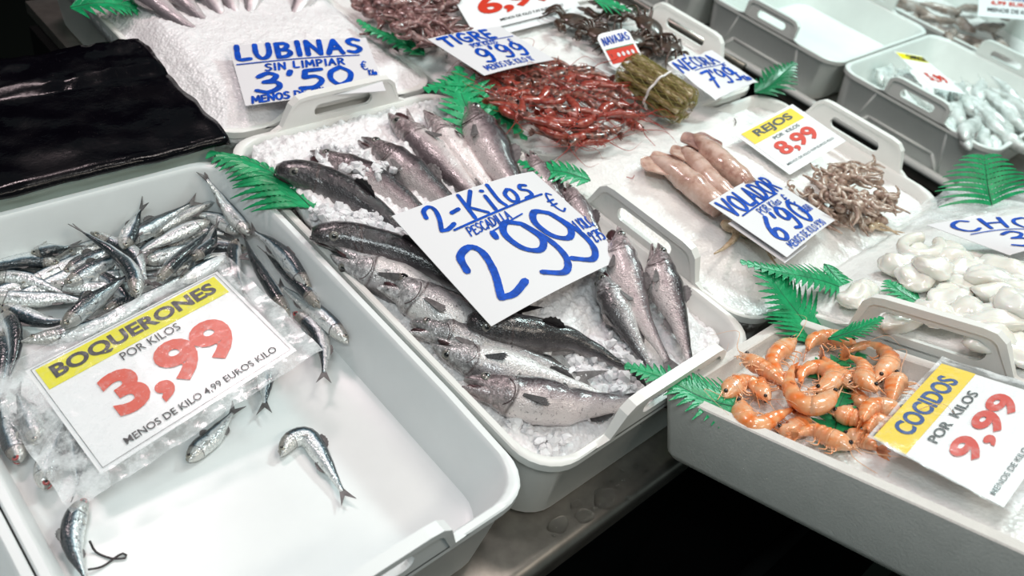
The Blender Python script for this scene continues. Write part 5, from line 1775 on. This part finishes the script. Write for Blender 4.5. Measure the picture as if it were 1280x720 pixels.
fern('long green fern leaf arching over the broad one, tip pointing to the squid card', A((1080, 372, .155), (1030, 352, .176), (975, 340, .185), (928, 328, .185)), .034, n=20, seed=8, lean=.5)
fern('small green fern leaf pointing at the cuttlefish from the broad fern', A((1030, 330, .175), (1048, 350, .170), (1066, 366, .165), (1084, 378, .160)), .024, n=12, seed=9, lean=.5)
fern('green fern leaf with its stem among the prawns, spread to the cuttlefish handle', B((1035, 424, .012), (1056, 418, .020), (1082, 408, .028), (1100, 398, .034)), .024, n=11, seed=10, up=SHELF_N, lean=.6)
fern('green fern leaf hanging over the near left corner of the polystyrene box', A((930, 512, .166), (880, 498, .168), (832, 474, .166), (784, 458, .160)), .042, .85, .9, n=17, seed=11, base_w=1.1)
fern('dark green fern leaf at the corner by the crab card', A((944, 116, .140), (960, 108, .150), (976, 94, .165), (992, 80, .175)), .046, n=10, seed=12, mat_='green_dark', lean=.5)
fern('green fern leaf rising at the far side of the cuttlefish crate', B((1240, 258, .030), (1236, 240, .050), (1233, 220, .072), (1230, 196, .098)), .085, 1, 1, n=10, seed=13, up=SHELF_N, base_w=1.1, tip_w=.35, fill=.5, lean=.12, droop=.15)
fern('green fern leaf at the top left corner of the sea bass crate', A((88, 10, .150), (120, 4, .160), (150, 6, .158), (188, 16, .150)), .050, n=10, seed=14, base_w=1)
fern('green fern leaf at the top over the crabs', A((742, 0, .20), (760, 6, .195), (776, 8, .19), (790, 18, .18)), .040, n=9, seed=15, base_w=1)
fern('small green fern sprig on the cuttlefish ice', B((1148, 378, .022), (1134, 370, .026), (1122, 362, .030), (1110, 352, .032)), .030, n=7, seed=16, up=SHELF_N)
fern('green fern leaf lying flat under the cooked prawns', B((1040, 560, -.012), (1045, 530, -.011), (1050, 505, -.011), (1060, 486, -.011)), .030, n=9, seed=17, up=SHELF_N, tilt=0)
fern('green fern leaf lying under the cooked prawns at the back', B((1010, 470, -.012), (1030, 460, -.011), (1060, 448, -.011), (1085, 442, -.011)), .026, n=9, seed=18, up=SHELF_N, tilt=0)
fern('green fern leaf at the right edge of the picture behind the yellow price card', B((1330, 512, .000), (1312, 506, .004), (1292, 502, .006), (1272, 500, .004)), .018, n=8, seed=19, up=SHELF_N)


# ------------------------------------------------------------------ squid tubes
def squid_tube(label, pts, r, z, mats, fin_m, arms=True, seed=0):
    rnd = random.Random(seed)
    P = [at(x, y, z + dz) for x, y, dz in pts]
    sp = Spine(P, 30, 1, 0)
    f = [(0, .10), (.05, .35), (.15, .62), (.35, .92), (.6, 1), (.85, .95), (1, .82)]
    root = thing('flying_squid', label, 'squid', sp.at(.5)[0] - UP * r * .7, 'flying squid on the ice')
    g = lambda t: r * interp(f, t)
    mesh('mantle', *sweep(sp, g, g, lambda t: g(t) * .82, 18, wob=.12)[:2], M[mats], root)
    for s in (1, -1):
        p0, T, D, L = sp.at(.0); p1 = sp.at(.36)
        e = [sp.at(.0)[0], sp.at(.02)[0] + D * s * r * .9 - T * r * .3, sp.at(.14)[0] + D * s * r * 1.75, sp.at(.28)[0] + D * s * r * 1.35, p1[0] + p1[2] * s * r * .75, sp.at(.2)[0] + D * s * r * .3]
        o = smooth_path(e, 26)
        nrm = UP
        vs, fs = slab([x + UP * (.35 * r * math.sin(i * .5) * .25) for i, x in enumerate(o)], .0022, nrm)
        mesh('fin', vs, fs, M[fin_m], root, False)
    return root


squid_tube('pinkish squid tube lying nearest the hake, fin end spread like a tail', [(812, 196, 0), (842, 212, .004), (872, 236, .004), (902, 262, .002)], .0215, .170, 'squid', 'squid', seed=1)
squid_tube('middle squid tube with its fin lying open', [(852, 184, 0), (868, 200, .006), (890, 226, .008), (914, 246, .006)], .0165, .174, 'squid', 'squid', seed=2)
squid_tube('squid tube with a dark brown fin tip, farthest from the hake', [(868, 168, .002), (884, 184, .006), (906, 206, .010), (936, 232, .006)], .0200, .174, 'squid', 'squid_dark', seed=3)


def arm(p, d, ln, r, rnd, up=UP, curl=1.0, floor=None, n=7):
    """a tentacle: a wandering tapered tube"""
    pts = [p]
    a = rnd.uniform(-.5, .5) * curl
    side = up.cross(d)
    side = side.normalized() if side.length > .01 else V((1, 0, 0))
    dd = d.normalized()
    for i in range(n):
        a += rnd.uniform(-.55, .55) * curl
        dd = (dd * math.cos(a * .6) + side * math.sin(a * .6)).normalized()
        side = up.cross(dd).normalized()
        q = pts[-1] + dd * ln / n + up * rnd.uniform(-.25, .18) * ln / n
        if floor is not None:
            h = (q - floor).dot(up)
            if h < 0: q = q - up * h
        pts.append(q)
    sp = Spine(pts, 22, 1, 0, up)
    g = lambda t: r * (1 - .80 * t) * (1 + .10 * math.sin(t * 60))
    return sweep(sp, g, g, g, 7)


def tentacle_bunch(label, c, r, mats, group, seed, arms=6, ln=.045, up=UP, floor=None, name='squid_tentacles', dirn=None, curl=1.0, head=True):
    rnd = random.Random(seed)
    root = thing(name, label, 'tentacles', c - up * r, group)
    a0 = rnd.uniform(0, 6.28) if dirn is None else dirn
    x = V((1, 0, 0)); x = (x - up * x.dot(up)).normalized(); y = up.cross(x)
    hd = (x * math.cos(a0) + y * math.sin(a0))
    if head:
        mesh('head', *ball(c - hd * r * .5, r * 1.5, (hd, up.cross(hd), up), (1.25, .9, .8), 12, 7), M[mats], root)
    for k in range(arms):
        an = a0 + rnd.uniform(-.9, .9)
        d = x * math.cos(an) + y * math.sin(an) + up * rnd.uniform(-.2, .3)
        vs, fs, uv = arm(c + hd * r * .3 + up * rnd.uniform(-.3, .5) * r, d, ln * rnd.uniform(.75, 1.2), r * rnd.uniform(.75, 1.05), rnd, up, curl, floor)
        mesh('arm', vs, fs, M[mats], root)
    return root


tentacle_bunch('tan squid tentacles sticking out below the flying squid card', at(914, 284, .162), .0070, 'tentacle_pale', None, 3, 9, .085, floor=at(912, 284, .155), dirn=-1.35, curl=.6)

rnd = random.Random(21)
RJ = [(1040, 212), (1062, 208), (1080, 212), (1030, 226), (1052, 226), (1074, 226), (1096, 228), (1012, 240), (1034, 242), (1056, 242), (1080, 244), (1102, 244), (1002, 252), (1024, 256), (1048, 258),
      (1072, 260), (1096, 262), (1114, 252), (1030, 270), (1054, 274), (1080, 276), (1100, 274), (1060, 222), (1044, 236), (1066, 250), (1088, 252)]
for i, (x, y) in enumerate(RJ):
    dx, dy = (x - 1062) / 62, (y - 242) / 38
    k = max(0, 1 - dx * dx - dy * dy)
    z = .142 + .040 * k + (.010 if i > 21 else 0)
    tentacle_bunch('brown bunch of squid tentacles in the heap under the red-figured card', at(x, y, z), .0058, 'tentacle', 'squid tentacles heaped by the crate handle', 300 + i, 6, .044, floor=at(x, y, .122), curl=1.1)
tentacle_bunch('small stray tentacle bunch lying left of the tentacle heap', at(990, 234, .156), .0032, 'tentacle', None, 77, 4, .030, floor=at(990, 234, .153), dirn=3.3)
tentacle_bunch('thin pale tentacle bunch spilling from the tentacle heap toward the cuttlefish', at(1090, 284, .142), .0042, 'tentacle_pale', None, 78, 6, .050, floor=at(1100, 284, .138), dirn=.2, curl=.6)

# octopus at the top
OC = [(452, 2), (478, -2), (500, 4), (466, 16), (492, 20), (516, 16), (536, 24), (520, 36), (500, 34), (548, 40), (480, 8), (508, 22), (540, 8), (462, -8), (525, -6)]
for i, (x, y) in enumerate(OC):
    tentacle_bunch('dark red-brown octopus bundle in the heap at the top edge', at(x, y, .168 + .012 * (i % 3)), .0085, 'octopus', 'octopus heaped at the top', 500 + i, 7, .075, floor=at(x, y, .147), name='octopus', curl=.9, dirn=-.6 + .4 * math.sin(i))


# ------------------------------------------------------------------ white cuttlefish pieces
def cuttle(label, c, rx_, ry_, h, ang, seed, up=SHELF_N, group='white cuttlefish pieces'):
    rnd = random.Random(seed)
    x = SHELF_M.col[0].copy(); y = SHELF_M.col[1].copy()
    ex = x * math.cos(ang) + y * math.sin(ang); ey = up.cross(ex)
    nu, nv = 22, 12
    vs, fs = [], []
    o = V((seed * 3.1, 0, 0))
    for i in range(nv + 1):
        th = PI * i / nv
        for j in range(nu):
            ph = 2 * PI * j / nu
            d = V((math.sin(th) * math.cos(ph), math.sin(th) * math.sin(ph), math.cos(th)))
            k = 1 + .30 * noise.noise(d * 1.2 + o) + .09 * noise.noise(d * 2.8 + o)
            # folded edges: a curled fillet
            zz = d.z * h * k + .9 * h * (math.copysign(1, (seed % 2) - .5)) * (.3 - d.y * d.y) * .6 + .4 * h * noise.noise(d * 1.8 + o)
            vs.append(c + ex * (d.x * rx_ * k) + ey * (d.y * ry_ * k) + up * zz)
    for i in range(nv):
        for j in range(nu):
            a, b = i * nu + j, i * nu + (j + 1) % nu
            fs.append((a, a + nu, b + nu, b))
    o_ = mesh('cuttlefish_piece', vs, fs, M['white_squid'], None, True, origin=c - up * h)
    return tag(o_, label, 'cuttlefish', group)


CT = [(1075, 368, .034, .018, 'white cuttlefish piece lying alone by the ferns, tilted on the crate edge'), (1152, 322, .030, .022, ''), (1188, 318, .032, .024, ''), (1224, 330, .034, .026, ''), (1262, 336, .034, .026, ''),
      (1146, 346, .032, .022, ''), (1180, 350, .034, .026, ''), (1216, 358, .034, .026, ''), (1252, 366, .034, .028, ''), (1290, 362, .034, .026, ''), (1210, 390, .032, .024, ''), (1244, 398, .034, .026, ''),
      (1278, 396, .034, .028, ''), (1192, 372, .030, .022, ''), (1128, 332, .028, .020, ''), (1270, 430, .036, .024, ''), (1236, 424, .028, .020, ''), (1166, 334, .026, .02, ''), (1204, 338, .028, .022, ''),
      (1240, 348, .028, .022, ''), (1270, 380, .030, .022, ''), (1126, 402, .026, .014, 'thin white cuttlefish piece resting on the ice near the crate handle'), (1170, 392, .028, .018, '')]
for i, (x, y, a, b, lab) in enumerate(CT):
    k = .020 + .013 * ((i * 7) % 3) / 2 + (.012 if 16 < i < 21 else 0)
    cuttle(lab or 'glossy white cuttlefish piece in the heap', at_shelf(x, y, k + .001), a * 1.12, b * 1.15, .0125, (i * 1.9) % 3.1, i + 1, group=None if lab else 'white cuttlefish pieces in the heap')
# a curled ring
pts = [at_shelf(1152 + 24 * math.cos(a), 308 + 11 * math.sin(a), .040) for a in [math.radians(d) for d in range(-30, 300, 30)]]
vs, fs, uv = tube(pts, .0085, 12, 40, None, SHELF_N)
tag(mesh('cuttlefish_ring', vs, fs, M['white_squid'], None, True, origin=at_shelf(1152, 308, .03)), 'curled white cuttlefish ring under the curled card', 'cuttlefish')

# wet film at the far corner of that crate
c = Card([shelf(.62, .045, .012), shelf(.90, .045, .012), shelf(.90, -.16, .030), shelf(.62, -.06, .030)], lambda u, v: .012 * noise.noise(V((u * 4, v * 4, 1))) + .014 * math.sin(PI * u) * math.sin(PI * v))
o = c.sheet(M['wrap'], None, 'plastic_wrap', 40, 30, .0005)
tag(o, 'clear crumpled plastic wrap over the far corner of the cuttlefish crate', 'plastic wrap')


# ------------------------------------------------------------------ crabs
def crab(label, c, ang, s, seed):
    rnd = random.Random(seed)
    root = thing('crab', label, 'crab', c - UP * s * .4, 'brown crabs')
    ex = V((math.cos(ang), math.sin(ang), rnd.uniform(-.15, .15))).normalized(); ey = UP.cross(ex).normalized(); ez = ex.cross(ey)
    vs, fs = [], []
    nu, nv = 26, 12
    for i in range(nv + 1):
        th = PI * i / nv
        for j in range(nu):
            ph = 2 * PI * j / nu
            d = V((math.sin(th) * math.cos(ph), math.sin(th) * math.sin(ph), math.cos(th)))
            k = 1 + .05 * noise.noise(d * 4 + V((seed, 0, 0)))
            if d.y > .2: k *= 1 + .04 * math.cos(ph * 18)      # toothed front edge
            wx = 1.0 if d.y > 0 else 1 - .25 * abs(d.y)
            vs.append(c + ex * d.x * s * k * wx + ey * d.y * s * .72 * k + ez * d.z * s * (.34 if d.z > 0 else .22) * k)
    for i in range(nv):
        for j in range(nu):
            a, b = i * nu + j, i * nu + (j + 1) % nu
            fs.append((a, a + nu, b + nu, b))
    mesh('carapace', vs, fs, M['crab'], root)
    for sd in (1, -1):
        for k in range(4):
            a = lerp(.25, -.75, k / 3)
            b = c + ex * sd * s * .8 * math.cos(a * .8) + ey * s * .55 * a
            d = (ex * sd + ey * a * .8).normalized()
            p1 = b + d * s * .55 + ez * s * rnd.uniform(.15, .4); p2 = p1 + d * s * .45 - ez * s * .35; p3 = p2 + d * s * .28 - ez * s * .3 - ey * s * .1
            mesh('leg', *tube([b, p1, p2, p3], s * .10, 7, 12, lambda t: 1.1 - .85 * t)[:2], M['crab'], root)
        b = c + ex * sd * s * .75 + ey * s * .45
        p1 = b + ex * sd * s * .40 + ey * s * .30; p2 = p1 - ex * sd * s * .25 + ey * s * .55
        cl = mesh('claw', *tube([b, p1, p2], s * .17, 9, 10, lambda t: .75 + .6 * t)[:2], M['crab'], root)
        for g in (1, -1):
            f = p2 + ey * s * .1 + ex * g * s * .09
            mesh('pincer', *tube([f, f + ey * s * .22 + ex * g * s * .10, f + ey * s * .48 - ex * g * s * .01], s * .085, 7, 8, lambda t: 1.1 - .9 * t)[:2], M['crab'], cl)
    return root


for i, (x, y, a, s, lab) in enumerate([(722, 28, 2.4, .036, 'dark brown crab at the left, claw reaching out over the ice'), (768, 20, .4, .036, 'dark brown crab in the middle under the green leaf'), (812, 34, 1.3, .036, 'dark brown crab at the back of the heap nearest the grey crates'),
                                      (786, 52, 2.9, .034, 'dark brown crab behind the small rounded tag'), (836, 60, .8, .036, 'dark brown crab at the front right, beside the crate handle'), (752, 46, 1.9, .032, 'dark brown crab left of the small rounded tag'), (806, 62, .3, .034, 'dark brown crab behind the razor clam bundle')]):
    crab(lab, at(x, y, .170 + (.014 if i in (2, 3) else 0)), a, s, i)


# ------------------------------------------------------------------ razor clams in a net
def razors():
    a, b = at(793, 92, .180), at(848, 128, .176)
    ax = (b - a).normalized(); sx = UP.cross(ax).normalized(); uz = ax.cross(sx)
    L_ = (b - a).length / 2 + .022; c = (a + b) / 2
    R0 = .030
    pos = [(0, 0)] + [(math.cos(k * PI / 3) * .0155, math.sin(k * PI / 3) * .0135) for k in range(6)] + [(math.cos(.3 + k * PI / 4.5) * .0285, math.sin(.3 + k * PI / 4.5) * .0215) for k in range(9)]
    rnd = random.Random(4)
    for k, (u, v) in enumerate(pos):
        o = c + sx * u + uz * v
        dl = rnd.uniform(-.006, .006)
        P = [o - ax * (L_ - .006 + dl) , o + sx * .001, o + ax * (L_ - .006 - dl)]
        sp = Spine(P, 16, 1, math.atan2(v, u) if k else 0)
        g = lambda t: .0078 * (1 if .06 < t < .94 else .86)
        vs, fs, uv = sweep(sp, g, g, lambda t: g(t) * .62, 10)
        tag(mesh('razor_clam', vs, fs, M['razor'], None, True, origin=o), 'razor clam in the netted bundle beside the red prawns', 'razor clam', 'razor clams in the net')
    t = thing('clam_net', 'olive net bag tied round the bundle of razor clams', 'net bag', c - uz * R0)
    q = MB()
    def surf(s, ph, k=1.0):
        e = abs(s)
        r = 1.0 if e < .82 else math.sqrt(max(0.0, 1 - ((e - .82) / .20) ** 2)) * .98 + .02
        bul = 1 + .06 * math.cos(ph * 9)
        return c + ax * (s * L_) + (sx * math.cos(ph) * .038 + uz * math.sin(ph) * .031) * r * bul * k
    for d in (1, -1):
        for k in range(22):
            pts = [surf(-1 + 2 * i / 22, 2 * PI * k / 22 + d * 1.5 * i / 22) for i in range(23)]
            q.add(*tube(pts, .00055, 5, 44, None, uz))
    q.build('net_mesh', plain('olive_net_cord', (.20, .17, .03), .5), t)
    nu, nv = 36, 20
    vs = [surf(-1 + 2 * i / nv, 2 * PI * j / nu, .985) for i in range(nv + 1) for j in range(nu)]
    fs = [(i * nu + j, i * nu + nu + j, i * nu + nu + (j + 1) % nu, i * nu + (j + 1) % nu) for i in range(nv) for j in range(nu)]
    mesh('net_film', vs, fs, M['net'], t)
    q = MB()
    pts = [surf(.12 + .02 * math.sin(ph), ph, 1.06) for ph in [2 * PI * i / 28 for i in range(29)]]
    q.add(*tube(pts, .0022, 8, 60, None, ax)); q.build('tie_band', M['white_band'], t)


razors()


# ------------------------------------------------------------------ pale fish and grey fish on the far stall
def lump(name, label, cat, c, ax_, s, m, group, seed):
    ex = V((math.cos(ax_), math.sin(ax_), 0)); ey = UP.cross(ex)
    sp = Spine([c - ex * s, c - ex * s * .3 + ey * s * .10, c + ex * s * .4 - ey * s * .05, c + ex * s], 22, 1, .5)
    f = [(0, .25), (.1, .7), (.3, 1), (.6, .85), (.85, .5), (1, .2)]
    g = lambda t: s * .26 * interp(f, t)
    root = thing(name, label, cat, c - UP * s * .2, group)
    vs, fs, uv = sweep(sp, g, g, lambda t: g(t) * .8, 12, wob=.25)
    mesh('body', vs, fs, M[m], root)
    p, T, D, L = sp.at(1.0)
    mesh('tail_fin', *slab([p + D * s * .05, p + T * s * .22 + D * s * .16, p + T * s * .12, p + T * s * .22 - D * s * .16, p - D * s * .05], .001, L), M[m], root, False)
    return root


rnd = random.Random(31)
PF = [(1108, 92), (1130, 96), (1112, 102), (1150, 120), (1176, 110), (1200, 112), (1170, 132), (1196, 138), (1222, 132), (1248, 128), (1190, 156), (1214, 160), (1240, 152), (1264, 146), (1210, 172), (1232, 172), (1254, 166), (1272, 132), (1226, 112), (1258, 112), (1280, 158), (1180, 120), (1142, 108), (1206, 124), (1236, 140), (1262, 158), (1246, 176)]
for i, (x, y) in enumerate(PF):
    z = .000 + rnd.uniform(0, .03) + (.015 if x > 1190 else 0)
    lump('pale_fish', 'pale whitish fish heaped in the grey crate of the far stall', 'fish', at(x, y, z), rnd.uniform(.2, 1.4), rnd.uniform(.06, .085), 'fillet', 'pale fish on the far stall', i)
o = ice_bed('white_ice', 'white ice under the pale fish of the far stall', GX0 + .03, GX0 + GL - .03, G[2].location.y - GP / 2 + .03, G[2].location.y + GP / 2 - .03, lambda x, y: lerp(-.040, .0, max(0, min(1, (G[2].location.y + .06 - y) / .1))), 'ice_smooth', .008, .008, 16)
for i, (x, y) in enumerate([(1128, 4), (1150, 14), (1176, 10), (1200, 26), (1160, 34), (1190, 44), (1216, 52), (1236, 34), (1252, 56), (1210, 10), (1228, 60), (1250, 14), (1140, 24), (1172, 24)]):
    lump('grey_fish', 'grey-brown fish piece heaped at the top of the far stall', 'fish', at(x, y, .01 + .012 * (i % 3)), rnd.uniform(0, 3), rnd.uniform(.06, .08), 'meat', 'grey-brown fish pieces on the far stall', 50 + i)
o = ice_bed('white_ice', 'dirty ice under the grey-brown fish pieces', F1.location.x - .22, F1.location.x + .22, F1.location.y - GP * .68, F1.location.y + GP * .68, lambda x, y: -.02, 'ice_smooth', .01, .008, 16)

# ------------------------------------------------------------------ water on the steel edge, scrap below
def drop(label, px, py, r, el, seed, name='water_drop', grp=None):
    c = at(px, py, -.001)
    nu = 22
    vs, fs = [], []
    rr = []
    for j in range(nu):
        a = 2 * PI * j / nu
        rr.append(r * (1 + .35 * noise.noise(V((math.cos(a) * 1.2, math.sin(a) * 1.2, seed * 2.3)))))
    for k, (s, z) in enumerate(((1.0, 0), (.93, .0009), (.78, .0016), (.45, .002))):
        for j in range(nu):
            a = 2 * PI * j / nu
            vs.append(c + V((math.cos(a) * rr[j] * s * el, math.sin(a) * rr[j] * s, z * 2.0 * min(1, r / .006))))
    vs.append(c + V((0, 0, .0042 * min(1, r / .006))))
    for k in range(3):
        for j in range(nu):
            a, b = k * nu + j, k * nu + (j + 1) % nu
            fs.append((a, b, b + nu, a + nu))
    for j in range(nu): fs.append((3 * nu + j, 3 * nu + (j + 1) % nu, 4 * nu))
    o = mesh(name, vs, fs, M['water'], None, True, origin=c)
    return tag(o, label, 'water', grp)


drop('largest puddle of water on the steel counter edge', 757, 622, .013, 1.3, 1, 'water_puddle')
drop('round puddle on the steel edge, left of the largest one', 730, 646, .010, 1.2, 2, 'water_puddle')
drop('faint shallow puddle on the steel edge nearest the anchovy crate', 698, 656, .010, 1.5, 3, 'water_puddle')
drop('thin curved puddle just behind the round puddle', 720, 630, .005, 1.8, 9, 'water_puddle')
for i, (x, y) in enumerate([(795, 583), (787, 596), (779, 600), (772, 609), (765, 602), (808, 590), (786, 623), (692, 669), (766, 627), (740, 637), (778, 589), (750, 612)]):
    drop('small water drop on the steel counter edge', x, y, .0026 if i % 3 else .0036, 1.1, 20 + i, 'water_drop', 'water drops on the steel edge')

t = thing('dark_shelf', 'nearly black wet shelf below the counter with a scrap on it', 'shelf', (1.0, -.1, -.34))
q = MB(); q.box((.0, -.6, -.36), (2.0, -.03, -.34)); q.build('shelf_board', M['dark_floor'], t, False)
c0 = at(958, 668, -.33)
vs, fs = [], []
for j in range(9):
    for i in range(9):
        vs.append(c0 + V(((i - 4) * .006, (j - 4) * .006, .006 + .008 * noise.noise(V((i * .6, j * .6, 3))))))
for j in range(8):
    for i in range(8):
        if (i, j) in ((0, 0), (7, 7), (0, 7), (7, 1), (7, 0)): continue
        a = j * 9 + i; fs.append((a, a + 1, a + 10, a + 9))
tag(mesh('plastic_scrap', vs, fs, plain('grey_scrap', (.40, .45, .46), .35), None, True, origin=c0), 'small grey plastic scrap lying in the dark below the box', 'scrap')

# fish scales and dark bits on the crate edge, a hair on the ice
for i, (x, y, z) in enumerate([(461, 456, .05), (541, 546, .05), (597, 606, .05)]):
    p = at(x, y, .048)
    d = (at(x + 5, y + 7, .046) - p)
    q = MB(); q.add(*tube([p, p + d * .5 + UP * .001, p + d], .0011, 6, 6))
    tag(q.build('fish_scrap', M['gut'], None, origin=p), ['dark fish scrap stuck low on the crate wall, nearest the anchovies', 'dark fish scrap stuck low on the middle of the crate wall', 'dark fish scrap stuck low on the crate wall, nearest the front corner'][i], 'scrap')
p = at(790, 214, .155)
q = MB(); q.add(*tube([at(783, 221, .154), at(790, 223, .154), at(793, 219, .154)], .0006, 5, 8)); tag(q.build('feeler_scrap', M['feeler'], None, origin=p), 'tiny curled red feeler lying alone on the smooth ice', 'scrap')
q = MB(); q.add(*tube([at(918, 148, .156), at(920, 152, .156), at(919, 156, .156)], .0009, 5, 8)); tag(q.build('shell_scrap', M['crab'], None, origin=at(919, 152, .156)), 'tiny dark scrap on the ice left of the tentacle card', 'scrap')
